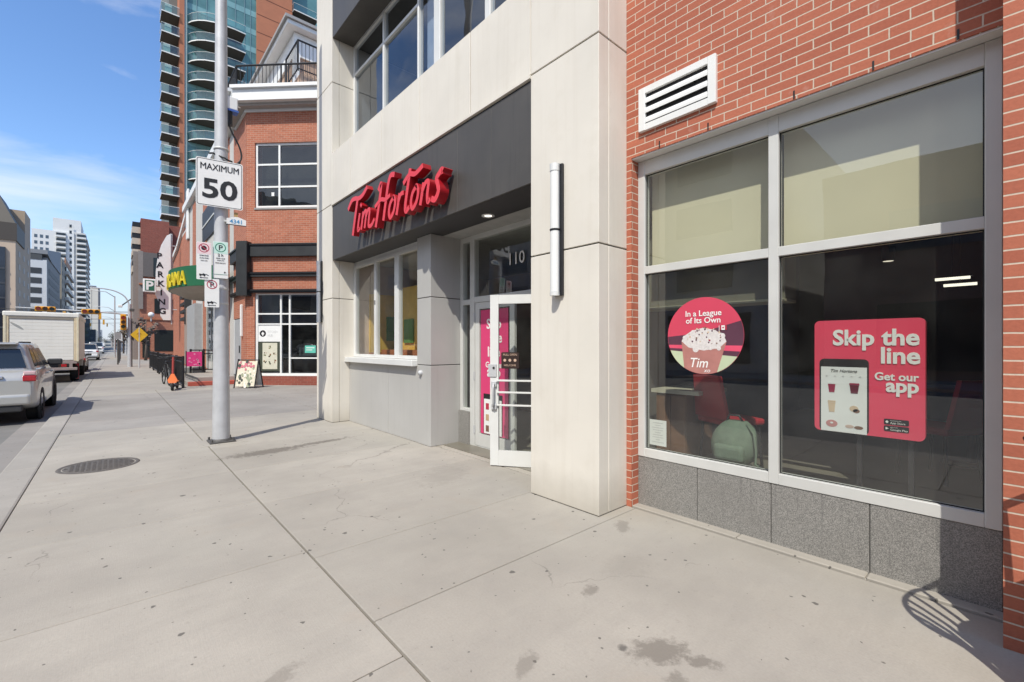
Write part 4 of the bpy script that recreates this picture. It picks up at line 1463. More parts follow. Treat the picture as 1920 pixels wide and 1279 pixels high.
# ground floor shop window
m = MB()
def frm(x0, x1, z0, z1, y0=0.06, y1=0.14):
    m.box(x0, y0, z0, x1, y1, z1, white_paint)
frm(-0.06, 0.03, 0.36, 3.49)
frm(2.57, 2.66, 0.36, 3.49)
frm(0.90, 0.965, 0.42, 3.44)
frm(1.245, 1.31, 0.42, 3.44)
for z in (0.36, 2.29, 2.68, 3.43):
    frm(0.03, 2.57, z, z + (0.09 if z < 1 else 0.055), 0.062, 0.138)
frm(1.31, 2.57, 1.0, 1.05, 0.064, 0.136)
cw = cp(m, 'shop_window_frame')
m = MB()
m.face([(0.0, 0.10, 0.4), (2.6, 0.10, 0.4), (2.6, 0.10, 3.45), (0.0, 0.10, 3.45)], glass_dark)
cp(m, 'pane', cw)
m = MB()
m.box(-0.06, 0.01, 0.346, 2.66, 0.3, 0.358, stucco)
cp(m, 'window_sill')
m = MB()
m.box(0.03, 0.085, 1.65, 0.90, 0.095, 2.28, white_sheet)
m.prism([(p[0], 0.083, p[2]) for p in disc(0.21, 1.96, 0.125, 0, 20)], (0, 0.001, 0), black_metal)
m.prism([(0.21, 0.0815, 2.03), (0.27, 0.0815, 1.96), (0.21, 0.0815, 1.86), (0.15, 0.0815, 1.96)], (0, 0.001, 0), white_sheet)
m.text('KITCHEN', 0.13, gy, (0.40, 0.082, 1.98), (1, 0, 0), (0, 0, 1), 0.002, 0, 'LEFT', 0.75)
m.text('HUB', 0.13, gy, (0.40, 0.082, 1.84), (1, 0, 0), (0, 0, 1), 0.002, 0, 'LEFT', 0.75)
cp(m, 'shop_name_panel', cw)
m = MB()
m.box(0.035, 0.085, 0.52, 0.895, 0.094, 1.63, plain('olive menu frame', (0.05, 0.06, 0.04), 0.6))
m.box(0.20, 0.079, 0.60, 0.78, 0.084, 1.60, plain('cream menu', (0.62, 0.60, 0.48), 0.7))
random.seed(5)
for r_ in range(3):
    for c_ in range(3 if r_ else 1):
        cx_ = 0.30 + 0.19 * c_ if r_ else 0.49
        cz_ = 1.44 - 0.27 * r_ - (0.06 if c_ == 1 and r_ else 0)
        for j in range(7):
            m.prism([(p[0], 0.0775, p[2]) for p in disc(cx_ + random.uniform(-.05, .05), cz_ + random.uniform(-.06, .06), random.uniform(.012, .03), 0, 6)], (0, 0.0008, 0), random.choice([plain('menu olive', (0.18, 0.2, 0.1), 0.8), plain('menu rust', (0.3, 0.12, 0.06), 0.8), black_metal]))
cp(m, 'menu_poster', cw)
m = MB()
m.box(1.86, 0.085, 1.22, 2.28, 0.094, 1.50, plain('mint sticker', (0.12, 0.50, 0.40), 0.6))
m.box(1.91, 0.082, 1.40, 2.23, 0.084, 1.43, white_sheet)
m.box(1.91, 0.082, 1.32, 2.15, 0.084, 1.345, white_sheet)
cp(m, 'window_sign', cw)
m = MB()
m.box(0.2, 1.2, 0.4, 2.6, 1.25, 3.5, dark_room)
m.box(1.3, 0.7, 1.1, 2.5, 1.1, 1.42, plain('grey counter', (0.2, 0.2, 0.2), 0.7))
cp(m, 'shop_interior')
# upper window
m = MB()
UX = 3.6
frm(-0.05, 0.03, 6.73, 9.205)
frm(UX - 0.08, UX, 6.73, 9.205)
frm(0.84, 0.91, 6.8, 9.12)
frm(2.68, 2.75, 6.8, 9.12)
for z, h_ in ((6.73, 0.09), (7.51, 0.065), (8.36, 0.065), (9.12, 0.085)):
    frm(0.03, UX - 0.08, z, z + h_, 0.062, 0.138)
cw2 = cp(m, 'upper_window_frame')
m = MB()
m.face([(0.0, 0.10, 6.8), (UX, 0.10, 6.8), (UX, 0.10, 9.15), (0.0, 0.10, 9.15)], glass_dark)
cp(m, 'pane', cw2)
m = MB()
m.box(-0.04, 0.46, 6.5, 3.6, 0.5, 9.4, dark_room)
m.box(-0.06, -0.03, 6.66, 3.62, 0.05, 6.728, plain('grey sill', (0.3, 0.29, 0.28), 0.8))
m.box(0.55, 0.085, 7.2, 0.66, 0.095, 7.34, white_sheet)
cp(m, 'upper_room')
# cornice
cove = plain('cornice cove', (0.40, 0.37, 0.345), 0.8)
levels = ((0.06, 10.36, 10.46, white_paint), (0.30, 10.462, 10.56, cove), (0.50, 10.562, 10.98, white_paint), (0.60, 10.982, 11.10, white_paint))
m = MB()
for d, z0, z1, mm in levels:
    m.prism([(-0.38 - 0.414 * d, -d, z0), (X1, -d, z0), (X1, 0.3, z0), (-0.38, 0.3, z0)], (0, 0, z1 - z0), mm)
cp(m, 'cornice')
m = MB()
for d, z0, z1, mm in levels:
    m.prism([(3.555 - d, 19.60 + 0.414 * d * 0 - 0.414 * d * 0 + 0.0, z0), (3.80, 19.60, z0), (3.80, 21.5, z0), (3.555 - d, 21.5, z0)], (0, 0, z1 - z0), mm)
cp(m, 'cornice', ch=False)
# terrace railing: along the cut corner, then along the street
def rail_part(p0, p1, z0, z1, name='terrace_railing'):
    m = MB()
    p0, p1 = Vector(p0), Vector(p1)
    d = p1 - p0
    n = max(int(d.length / 0.14), 2)
    a, b = Vector((p0.x, p0.y, z1)), Vector((p1.x, p1.y, z1))
    m.cyl(a, b, 0.035, black_metal, n=8)
    m.cyl(a - Vector((0, 0, z1 - z0 - 0.09)), b - Vector((0, 0, z1 - z0 - 0.09)), 0.025, black_metal, n=8)
    for i in range(n + 1):
        q = p0 + d * (i / n)
        m.cyl((q.x, q.y, z0), (q.x, q.y, z1), 0.03 if i in (0, n) or i % 12 == 0 else 0.011, black_metal, n=6)
    return cp(m, name, ch=None)
def chw(s, o=0.0):
    return CH @ Vector((s, o, 0))
c0 = chw(-0.525, -0.35)
rail_part(c0, chw(5.6, -0.35), 11.11, 11.93)
rail_part(c0, c0 + Vector((0, 2.6, 0)), 11.11, 11.93)
rail_part((5.40, 18.65, 0), (7.8, 18.65, 0), 12.3, 13.5)
rail_part((5.40, 18.65, 0), (5.40, 20.3, 0), 12.3, 13.5)
m = MB()
m.box(5.3, 18.95, 11.1, 9, 23, 12.3, tan_wall)
m.box(-0.3, 0.31, 10.8, 6, 3, 11.1, plain('terrace floor', (0.3, 0.29, 0.28), 0.9), M=CH)
cp(m, 'terrace', ch=False)
# penthouse with overhanging eaves
m = MB()
m.box(5.6, 20.6, 11.45, 14, 34, 14.87, tan_wall)
cp(m, 'penthouse_wall', ch=False)
m = MB()
m.box(5.52, 20.52, 13.87, 14, 34, 14.85, white_paint)
m.box(5.50, 20.50, 11.45, 5.74, 20.74, 13.86, white_paint)
m.box(5.54, 24.5, 11.45, 5.62, 24.75, 13.86, white_paint)
m.box(8.2, 20.54, 11.45, 8.45, 20.62, 13.86, white_paint)
cp(m, 'penthouse_trim', ch=False)
m = MB()
m.box(5.15, 20.15, 14.88, 14.3, 34.4, 15.07, white_paint, 0.02)
m.box(5.05, 20.05, 15.072, 14.4, 34.5, 15.19, plain('grey roof edge', (0.33, 0.32, 0.31), 0.7))
m.prism([(5.1, 20.1, 15.19), (14.3, 20.1, 15.19), (9.7, 24.7, 17.7)], (0, 0.01, 0), plain('grey roof edge', (0.33, 0.32, 0.31), 0.7))
cp(m, 'penthouse_roof', ch=False)
# street doors
m = MB()
m.box(3.575, 20.62, 0.3, 3.62, 21.9, 2.58, plain('grey steel door', (0.40, 0.41, 0.42), 0.5))
m.box(3.56, 20.55, 0.3, 3.63, 20.62, 2.6, alu_white)
m.box(3.56, 21.9, 0.3, 3.63, 22.0, 2.6, alu_white)
m.cyl((3.54, 20.8, 1.2), (3.54, 20.8, 1.5), 0.02, black_metal, n=8)
cp(m, 'door', ch=False)
m = MB()
m.box(3.46, 20.15, 1.85, 3.552, 20.28, 3.1, white_paint, 0.02)
cp(m, 'wall_light', ch=False)
for x_, ya, yb, zt_, mm in ((3.3, 24.8, 25.3, 3.9, plain('copper grey post', (0.34, 0.27, 0.23), 0.6)), (3.2, 31.0, 34.5, 3.9, plain('smooth grey pier', (0.36, 0.365, 0.37), 0.7)), (3.25, 35.0, 36.4, 3.9, plain('copper grey post', (0.34, 0.27, 0.23), 0.6))):
    m = MB()
    m.box(x_, ya, 0.3, 3.6, yb, zt_, mm)
    cp(m, 'street_pier', ch=False)
m = MB()
m.face([(3.53, 26, 0.7), (3.53, 30.5, 0.7), (3.53, 30.5, 3.9), (3.53, 26, 3.9)], glass_dark)
for y in (26, 27.5, 29, 30.5):
    m.box(3.50, y - 0.05, 0.3, 3.55, y + 0.05, 4.0, alu)
cp(m, 'street_window', ch=False)
m = MB()
m.box(3.50, 26.5, 7.2, 3.556, 30.5, 8.9, black_metal)
m.box(3.47, 26.5, 8.0, 3.499, 30.5, 8.08, alu)
cp(m, 'dark_upper_window', ch=False)

# rounded green canopy sign
CS = thing('canopy_sign', 'rounded green canopy with raised yellow capitals over the side entrance', 'sign', (3.55, 25.0, 4.2))
green = plain('sign fascia green', (0.018, 0.125, 0.058), 0.5, 0, 0.06, 1)
yellow = plain('letter yellow', (0.72, 0.56, 0.03), 0.5)
ax, by = 1.72, 3.2
def cpt(t, z, k=1.0):
    return (3.55 - ax * k * math.sin(t), 25.0 - by * k * math.cos(t), z)
N = 28
m = MB()
out_ = [cpt(PI * i / N, 0) for i in range(N + 1)]
m.loft([[(p[0], p[1], 3.98) for p in out_] + [(3.545, 25, 3.98)], [(p[0], p[1], 4.82) for p in out_] + [(3.545, 25, 4.82)]], green)
m.build('fascia', parent=CS, root=CS)
m = MB()
in_ = [cpt(PI * i / N, 0, 0.97) for i in range(N + 1)]
m.loft([[(3.545 - (3.545 - p[0]) * 0.72, 25 - (25 - p[1]) * 0.8, 3.76) for p in in_], [(p[0], p[1], 3.977) for p in in_]], plain('canopy soffit', (0.42, 0.38, 0.33), 0.8))
m.build('soffit', parent=CS, root=CS)
for i, ch in enumerate('PANORAMA'):
    t_ = R(119 - 9.4 * i)
    p = Vector(cpt(t_, 4.05, 1.02))
    rd = Vector((cpt(t_ - 0.05, 0)[0] - cpt(t_ + 0.05, 0)[0], cpt(t_ - 0.05, 0)[1] - cpt(t_ + 0.05, 0)[1], 0)).normalized()
    m = MB()
    m.text(ch, 0.84, yellow, p, rd, (0, 0, 1), 0.05, 0.004, 'CENTER', 0.80)
    m.build('letter', parent=CS, root=CS)

# ------------------------------------------------------------------ glass apartment tower
TW = thing('apartment_tower', 'tall teal glass apartment tower with curved white edged balconies', 'building', (14, 86, 0))
teal = plain('teal curtain glass', (0.11, 0.235, 0.24), 0.3, 0.0, 0.3, 0.35)
teal2 = plain('teal spandrel glass', (0.19, 0.35, 0.36), 0.35, 0.0, 0.2, 0.5)
slab_edge = plain('white slab edge', (0.72, 0.72, 0.69), 0.7, 0, 0.04, 0.5)
soffit_b = plain('brown balcony soffit', (0.055, 0.045, 0.036), 0.8, 0, 0.15, 0.6)
rail_glass = glass_mat('balcony rail glass', (0.55, 0.75, 0.72), 1.8, 0.05, 0.12, 0.02)
mull = plain('tower mullion', (0.20, 0.30, 0.31), 0.5, 0.3)
def tp(mb, name, parent=None):
    return mb.build(name, parent=parent or TW, root=TW)
TY = 78.0
ZT = 78.0
FH = 2.78
m = MB()
m.box(7.75, TY, 0, 16.5, TY + 16, ZT, teal)
m.box(5.9, TY + 2.2, 0, 7.75, TY + 16, ZT, plain('tower side wall', (0.16, 0.17, 0.16), 0.8, 0, 0.2, 0.4))
tp(m, 'glass_wall')
m = MB()
for k in range(4, 28):
    z = 8.0 + FH * k - FH * 4 + 11.05 - 8.0
    m.box(7.74, TY - 0.03, z - 0.5, 16.48, TY - 0.004, z + 0.35, teal2)
for x in (8.9, 10.1, 11.3, 12.5, 13.7, 14.9, 15.7):
    m.box(x - 0.04, TY - 0.07, 0, x + 0.04, TY - 0.035, ZT, mull)
tp(m, 'spandrel_band')
m = MB()
m.box(6.85, TY - 0.6, 0, 7.42, TY + 2.2, ZT, brick_pan)
m.box(7.43, TY - 0.45, 0, 7.74, TY + 0.2, ZT, plain('pale green strip', (0.36, 0.44, 0.42), 0.6))
tp(m, 'pilaster')
m = MB()
m.box(16.5, TY - 0.35, 0, 21.6, TY + 16, ZT, brick_pan)
for k in range(28):
    z = 11.0 + FH * k - 8.3
    m.box(16.5, TY - 0.36, z, 21.6, TY - 0.351, z + 0.12, plain('dark cladding joint', (0.14, 0.05, 0.03), 0.9))
m.box(21.6, TY + 1.5, 0, 27, TY + 16, ZT, teal)
tp(m, 'clad_wall')
m = MB()
m.box(4, TY - 4, 0, 28, TY + 1.8, 9.5, brick_mid)
m.box(3.8, TY - 4.2, 9.5, 28, TY + 1.8, 9.9, slab_edge)
tp(m, 'podium')
lens = [(7.78, 0.0), (8.2, -0.95), (8.8, -1.75), (9.6, -2.4), (10.6, -2.85), (11.8, -3.1), (13.1, -3.15), (14.5, -3.05), (14.5, 0.0)]
def balcony(kind):
    if kind == 'lens':
        pts = lens
        edge = lens[:-1]
    elif kind == 'side':
        pts = [(4.85, 2.2), (4.85, -0.9), (6.84, -0.9), (6.84, 2.2)]
        edge = pts[:3]
    else:
        pts = [(21.65, 1.45), (21.65, -1.1), (25.4, -1.1), (25.4, 1.45)]
        edge = pts[:4]
    m = MB()
    m.prism([(x, TY + y, 0.02) for x, y in pts], (0, 0, 0.15), slab_edge)
    ins = [(x + (0.03 if x < 9 else -0.03), y + 0.03) for x, y in pts]
    m.prism([(x, TY + y, -0.012) for x, y in ins], (0, 0, 0.03), soffit_b)
    b_ = m.build('balcony', parent=TW)
    m = MB()
    for (xa, ya), (xb, yb) in zip(edge, edge[1:]):
        m.face([(xa, TY + ya + 0.05, 0.22), (xb, TY + yb + 0.05, 0.22), (xb, TY + yb + 0.05, 1.25), (xa, TY + ya + 0.05, 1.25)], rail_glass)
        m.cyl((xa, TY + ya + 0.05, 1.27), (xb, TY + yb + 0.05, 1.27), 0.03, slab_edge, n=6)
    r_ = m.build('railing', parent=b_)
    return b_
def stack(kind, z0, n):
    b0 = None
    for k in range(n):
        if b0 is None:
            b0 = balcony(kind)
            b = b0
        else:
            b = b0.copy()
            col.objects.link(b)
            for ch in [c for c in bpy.data.objects if c.parent == b0]:
                c2 = ch.copy()
                col.objects.link(c2)
                c2.parent = b
        b.location = (-14, -86, z0 + FH * k)
stack('lens', 11.05, 14)
stack('side', 11.05, 14)
stack('corner', 47.2, 4)
# things seen on the side balconies: pale screens
m = MB()
random.seed(11)
for k in range(14):
    if k % 2 == 0 or k > 9:
        x = random.uniform(5.0, 5.4)
        m.box(x, TY - 0.70, 11.3 + FH * k, x + 0.75, TY - 0.60, 12.45 + FH * k, plain('pale balcony screen', (0.6, 0.6, 0.58), 0.8))
tp(m, 'balcony_screen')

# ------------------------------------------------------------------ far brick apartment block on the right
FB = thing('far_brick_apartments', 'dark red brick apartment block with tan balconies far down the right side', 'building', (6, 66, 0))
def fp(mb, name, parent=None):
    return mb.build(name, parent=parent or FB, root=FB)
m = MB()
m.box(2.1, 62, 0, 12, 80, 9.2, brick_mid)
m.box(2.17, 62.3, 9.2, 4.6, 80, 15.2, brick_far)
m.box(4.6, 64, 9.2, 12, 80, 15.2, brick_far)
fp(m, 'wall')
m = MB()
m.box(1.95, 61.8, 5.4, 2.35, 61.995, 11.6, plain('taupe panel', (0.26, 0.22, 0.195), 0.8))
m.box(1.55, 62.5, 0.0, 2.09, 72, 11.6, plain('taupe panel', (0.26, 0.22, 0.195), 0.8))
m.box(2.36, 61.8, 8.9, 5.2, 61.995, 11.5, plain('taupe recess shade', (0.14, 0.12, 0.11), 0.8))  # flat dark panel painted as the shade of a recess
fp(m, 'taupe_cladding')
for z in (9.4, 11.2, 12.4, 13.6):
    m = MB()
    m.box(1.45, 62.6, z, 2.16, 66, z + 0.65, plain('tan balcony front', (0.55, 0.46, 0.36), 0.8))
    m.box(1.5, 62.65, z + 0.65, 2.16, 66, z + 1.2, black)
    fp(m, 'balcony')
for x0, x1, z0, z1 in ((3.3, 5.2, 5.0, 6.6), (3.3, 5.2, 0.9, 3.2), (2.3, 2.9, 0.2, 3.0), (3.2, 4.4, 9.0, 11.0)):
    m = MB()
    m.box(x0, 61.75 if z0 > 8 else 61.96, z0, x1, 61.79 if z0 > 8 else 61.998, z1, plain('dark recess glass', (0.02, 0.025, 0.025), 0.2))
    fp(m, 'window')
m = MB()
m.box(1.9, 61.9, 4.3, 5.4, 61.998, 4.45, brick_pan)
m.box(2.0, 61.6, 8.0, 3.0, 61.998, 8.15, brick_pan)
fp(m, 'ledge')

# PARKING blade sign and P box
t = thing('parking_blade_sign', 'tall white curved blade sign reading PARKING downwards', 'sign', (2.9, 42, 3.4))
m = MB()
pts = [(2.30, 42, 5.3), (2.33, 42, 7.0), (2.45, 42, 8.2), (2.65, 42, 9.0), (2.95, 42, 9.7), (3.2, 42, 9.9), (3.2, 42, 3.4), (2.75, 42, 3.4), (2.60, 42, 3.7), (2.55, 42, 4.6)]
m.prism(pts, (0, 0.25, 0), white_sheet)
m.build('panel', parent=t, root=t)
m = MB()
for i, ch in enumerate('PARKING'):
    m.text(ch, 0.58, black_metal, (2.52 + 0.03 * i, 41.985, 7.95 - 0.68 * i), (1, 0, 0), (0, 0, 1), 0.01, 0.015)
m.build('lettering', parent=t, root=t)
m = MB()
m.cyl((3.2, 42.12, 9.0), (3.58, 42.12, 9.0), 0.04, steel, n=8)
m.cyl((3.2, 42.12, 4.2), (3.58, 42.12, 4.2), 0.04, steel, n=8)
m.cyl((3.26, 42.12, 3.1), (3.26, 42.12, 9.9), 0.05, steel, n=8)
m.build('bracket', parent=t, root=t)
t = thing('parking_box_sign', 'white box sign with a green square letter P beside the blade sign', 'sign', (1.95, 41.6, 5.35))
m = MB()
m.box(1.57, 41.5, 5.37, 2.32, 41.7, 6.32, white_sheet, 0.03)
m.build('box', parent=t, root=t)
m = MB()
m.box(1.68, 41.49, 5.47, 2.21, 41.497, 6.22, plain('parking green', (0.02, 0.13, 0.075), 0.5))
m.text('P', 0.85, white_sheet, (1.93, 41.48, 5.55), (1, 0, 0), (0, 0, 1), 0.006, 0.03)
m.build('letter_square', parent=t, root=t)
m = MB()
m.cyl((2.32, 41.6, 5.85), (2.58, 41.95, 5.85), 0.04, steel, n=8)
m.build('bracket', parent=t, root=t)

# ------------------------------------------------------------------ buildings on the far side of the street
def facade_windows(t, face, u0, u1, z0, z1, nu, nz, wu, wz, mat, at, d=0.06, name='window', sill=None):
    """rows of windows as parts, face 'x' (facing +X at x=at) or 'y' (facing -Y at y=at)"""
    for j in range(nz):
        z = z0 + (z1 - z0) * (j + 0.5) / nz
        for i in range(nu):
            u = u0 + (u1 - u0) * (i + 0.5) / nu
            m = MB()
            if face == 'x':
                m.box(at, u - wu / 2, z - wz / 2, at + d, u + wu / 2, z + wz / 2, mat)
            else:
                m.box(u - wu / 2, at - d, z - wz / 2, u + wu / 2, at, z + wz / 2, mat)
            m.build(name, parent=t, root=t)
win_d = plain('dark far glass', (0.025, 0.03, 0.035), 0.15, 0, 0.3, 0.3)
matte_win = plain('matte dark window', (0.045, 0.05, 0.058), 0.6, 0, 0.2, 0.3)
win_b = plain('blue grey far glass', (0.10, 0.13, 0.16), 0.2, 0.2, 0.3, 0.3)
# brown block
t = thing('brown_office_block', 'brown office block with chamfered dark roof, nearest on the left', 'building', (-22, 148, 0))
bro = plain('taupe brown cladding', (0.46, 0.35, 0.25), 0.8, 0, 0.08, 0.2)
bei = plain('beige stone', (0.58, 0.45, 0.34), 0.8, 0, 0.06, 0.2)
m = MB()
m.box(-45, 136.5, 0, -15, 158, 26.5, bro)
m.box(-45, 136.2, 0, -15.02, 136.49, 23.0, bei)
m.build('wall', parent=t, root=t)
m = MB()
m.prism([(-45, 136.4, 26.5), (-15, 136.4, 26.5), (-18, 138.5, 33.5), (-45, 138.5, 35)], (0, 12, 0), plain('dark sloped roof', (0.11, 0.095, 0.075), 0.6))
m.box(-45, 136.0, 23.0, -14.8, 147, 26.6, plain('dark roof band', (0.07, 0.058, 0.048), 0.6))
m.box(-30, 149, 26.5, -15.0, 157.8, 32.0, bro)
m.build('roof', parent=t, root=t)
facade_windows(t, 'x', 137.5, 157, 3, 25, 3, 8, 2.2, 1.2, plain('pale far window', (0.46, 0.42, 0.37), 0.7), -15.0)  # pale matte colour paints in the reflection on these panes
m = MB()
m.box(-45, 135.8, 0, -16.4, 136.19, 21.5, plain('dark blue curtain glass', (0.03, 0.035, 0.05), 0.15, 0.2, 0.3, 0.2))
for z in range(2, 20, 3):
    m.box(-45, 135.7, z, -16.4, 135.79, z + 0.35, plain('dark spandrel', (0.05, 0.055, 0.065), 0.5))
m.build('curtain_wall', parent=t, root=t)
# white and grey office
t = thing('white_grey_office', 'white and grey office block with square punched windows and dark flank', 'building', (-20, 215, 0))
m = MB()
m.box(-36, 194, 0, -15, 237, 28, plain('dark grey flank', (0.19, 0.185, 0.18), 0.7, 0, 0.1, 0.2))
m.box(-36, 193.5, 0, -15.01, 193.99, 27.2, plain('off white cladding', (0.62, 0.63, 0.64), 0.7, 0, 0.04, 0.2))
m.build('wall', parent=t, root=t)
m = MB()
m.prism([(-14.8, 193.3, 29.0), (-14.8, 193.3, 30.2), (-14.8, 238, 36.5), (-14.8, 238, 28.1), (-14.8, 205, 28.1)], (-21, 0, 0), plain('grey roof band', (0.24, 0.25, 0.265), 0.7))
m.box(-36, 193.4, 27.21, -16.0, 193.98, 29.0, plain('shadow gap', (0.07, 0.075, 0.08), 0.7))
m.build('roof', parent=t, root=t)
for z in range(8):
    m = MB()
    m.box(-19.5, 193.42, 2.4 + z * 2.95, -16.1, 193.498, 4.1 + z * 2.95, matte_win)
    m.build('window', parent=t, root=t)
facade_windows(t, 'x', 196, 236, 2, 26, 1, 8, 34, 1.7, matte_win, -15.0)
# little beige tower
t = thing('beige_slab_tower', 'narrow beige tower with pale stacked balconies and rusty roof sign', 'building', (-18, 272, 0))
m = MB()
m.box(-30, 245, 0, -15.0, 300, 35.5, plain('olive beige wall', (0.34, 0.30, 0.235), 0.8, 0, 0.06, 0.2))
m.build('wall', parent=t, root=t)
m = MB()
m.box(-15.2, 262, 35.5, -14.9, 296, 38.0, plain('rusty sign', (0.40, 0.20, 0.11), 0.7))
m.build('roof_sign', parent=t, root=t)
for z in range(8):
    m = MB()
    m.box(-15.0, 262, 6 + z * 3.6, -14.0, 298, 7.3 + z * 3.6, plain('pale balcony front', (0.66, 0.61, 0.54), 0.8))
    m.box(-15.0, 262, 7.3 + z * 3.6, -14.6, 298, 9.0 + z * 3.6, win_d)
    m.build('balcony', parent=t, root=t)
facade_windows(t, 'x', 246, 261, 2, 35, 2, 10, 3.2, 1.6, matte_win, -15.0)
# white tower
t = thing('white_apartment_tower', 'tall white apartment tower with stepped crown far behind the offices', 'building', (-22, 345, 0))
whi = plain('white concrete', (0.72, 0.72, 0.70), 0.8, 0, 0.04, 0.2)
m = MB()
m.box(-31, 330, 0, -15.6, 360, 61, whi)
m.box(-23.5, 331, 61, -13.0, 358, 68, whi)
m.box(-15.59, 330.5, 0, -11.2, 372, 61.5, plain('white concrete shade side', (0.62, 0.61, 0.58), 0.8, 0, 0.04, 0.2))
m.build('wall', parent=t, root=t)
for k in range(12):
    z = 26 + k * 2.9
    m = MB()
    m.box(-22.3, 328.6, z, -18.6, 330, z + 0.9, whi)
    m.box(-22.2, 329.5, z + 0.9, -18.7, 329.995, z + 2.3, win_d)
    m.build('balcony', parent=t, root=t)
for k in range(20):
    z = 4 + k * 2.85
    m = MB()
    m.box(-14.6, 329.0, z, -11.0, 330.49, z + 0.9, whi)
    m.box(-14.5, 330.0, z + 0.9, -11.3, 330.494, z + 2.4, win_d)
    m.box(-11.2, 331, z + 0.9, -10.9, 371, z + 2.4, win_d)
    m.box(-11.2, 331, z, -10.5, 371, z + 0.5, whi)
    m.build('balcony', parent=t, root=t)
facade_windows(t, 'y', -30.5, -24.5, 30, 59, 3, 9, 1.1, 1.6, win_b, 330)
facade_windows(t, 'y', -18.0, -15.8, 28, 66, 1, 12, 0.9, 1.6, win_d, 330)
# cream slab
t = thing('cream_slab_block', 'plain cream slab block near the end of the street', 'building', (-11, 430, 0))
m = MB()
m.box(-14.6, 420, 0, -8.0, 440, 41.5, plain('cream wall', (0.66, 0.62, 0.54), 0.8, 0, 0.03, 0.2))
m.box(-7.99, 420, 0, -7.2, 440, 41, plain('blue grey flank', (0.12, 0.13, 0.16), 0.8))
m.build('wall', parent=t, root=t)
m = MB()
m.box(-13, 424, 41.5, -9, 438, 43.0, plain('blue grey flank', (0.12, 0.13, 0.16), 0.8))
m.build('roof_house', parent=t, root=t)
m = MB()
m.box(-11.4, 419.9, 3, -11.2, 419.995, 40, plain('grey groove', (0.35, 0.34, 0.32), 0.8))
m.build('groove', parent=t, root=t)
t = thing('dark_glass_block', 'low dark glass block below the cream slab', 'building', (-9, 310, 0))
m = MB()
m.box(-13.5, 300, 0, -8.6, 330, 14.6, plain('slate glass', (0.07, 0.085, 0.105), 0.25, 0.1, 0.2, 0.3))
m.box(-8.59, 304, 0, -6.6, 340, 9.5, plain('slate glass', (0.07, 0.085, 0.105), 0.25, 0.1, 0.2, 0.3))
m.build('wall', parent=t, root=t)
facade_windows(t, 'y', -13.2, -8.9, 2, 14, 1, 4, 4.0, 1.3, win_b, 300)
# low blocks closing the far end of the street, haze painted into their colours
for x0, x1, y0, h_, c_, nm, lab in ((-15, -7.5, 520, 15, (0.34, 0.36, 0.39), 'far_end_block', 'hazy grey block at the far end of the street, leftmost under the cream slab'),
                                    (-7.4, -1.5, 640, 8, (0.48, 0.46, 0.42), 'far_end_block', 'pale low block closing the street straight ahead'),
                                    (-1.4, 4.0, 560, 10, (0.36, 0.31, 0.28), 'far_end_block', 'brownish far block behind the lamp posts'),
                                    (4.1, 14, 480, 16, (0.40, 0.37, 0.35), 'far_end_block', 'taller beige far block beside the traffic mast')):
    t = thing(nm, lab, 'building', ((x0 + x1) / 2, y0 + 8, 0), group='blocks closing the far end of the street')
    m = MB()
    m.box(x0, y0, 0, x1, y0 + 16, h_, plain('far block %d' % int(y0), c_, 0.85, 0, 0.1, 0.3))
    m.build('wall', parent=t, root=t)
    for zz in range(int(h_ // 3.4)):
        m = MB()
        m.box(x0 + 0.8, y0 - 0.1, 1 + zz * 3.4, x1 - 0.8, y0 - 0.002, 2.7 + zz * 3.4, win_b)
        m.build('window_band', parent=t, root=t)
# frontages across the road, seen mirrored in the big window
for i, (y0, y1, h_, c_, lab) in enumerate(((-26, 6, 9.5, (0.30, 0.20, 0.15), 'low brown frontage across the road from the big window'), (8, 44, 14, (0.52, 0.50, 0.46), 'grey frontage across the road with ribbon windows'), (46, 96, 15, (0.42, 0.36, 0.28), 'buff frontage across the road before the brown office block'))):
    t = thing('opposite_frontage', lab, 'building', (-24, (y0 + y1) / 2, 0))
    m = MB()
    m.box(-34, y0, 0, -18, y1, h_, plain('opposite wall %d' % i, c_, 0.85, 0, 0.08, 0.4))
    m.build('wall', parent=t, root=t)
    n = int((y1 - y0) / 6)
    facade_windows(t, 'x', y0 + 1, y1 - 1, 4.0, h_ - 0.5, n, max(1, int((h_ - 4) / 3.3)), 3.2, 1.8, win_b, -18.0)
    for j in range(n):
        m = MB()
        ya = y0 + 1 + (y1 - y0 - 2) * j / n
        m.box(-18.0, ya + 0.3, 0.5, -17.93, ya + 5.0, 3.3, win_d)
        m.build('shopfront', parent=t, root=t)
# ------------------------------------------------------------------ main pole and its signs
PO = thing('street_pole', 'thick grey steel pole carrying the speed and parking signs at the pavement joint', 'pole', (1.25, 8.20, 0))
m = MB()
m.lathe([(0.119, 0.03), (0.115, 0.5), (0.104, 1.6), (0.097, 2.4), (0.092, 4.0), (0.080, 6.5), (0.070, 9.0), (0.064, 10.5)], steel, n=28)
m.build('shaft', parent=PO)
m = MB()
m.box(-0.17, -0.17, 0.008, 0.17, 0.17, 0.03, steel_dark, 0.004)
m.lathe([(0.145, 0.03), (0.140, 0.05), (0.120, 0.06)], steel_dark, n=24)
for a in (-1, 1):
    for b in (-1, 1):
        m.cyl((0.14 * a, 0.14 * b, 0.03), (0.14 * a, 0.14 * b, 0.07), 0.015, steel_dark, n=8)
m.build('base_plate', parent=PO)
m = MB()
m.box(-0.30, -0.27, -0.02, 0.31, 0.27, 0.007, slab_mat, 0.004)
m.build('concrete_pad', parent=PO)
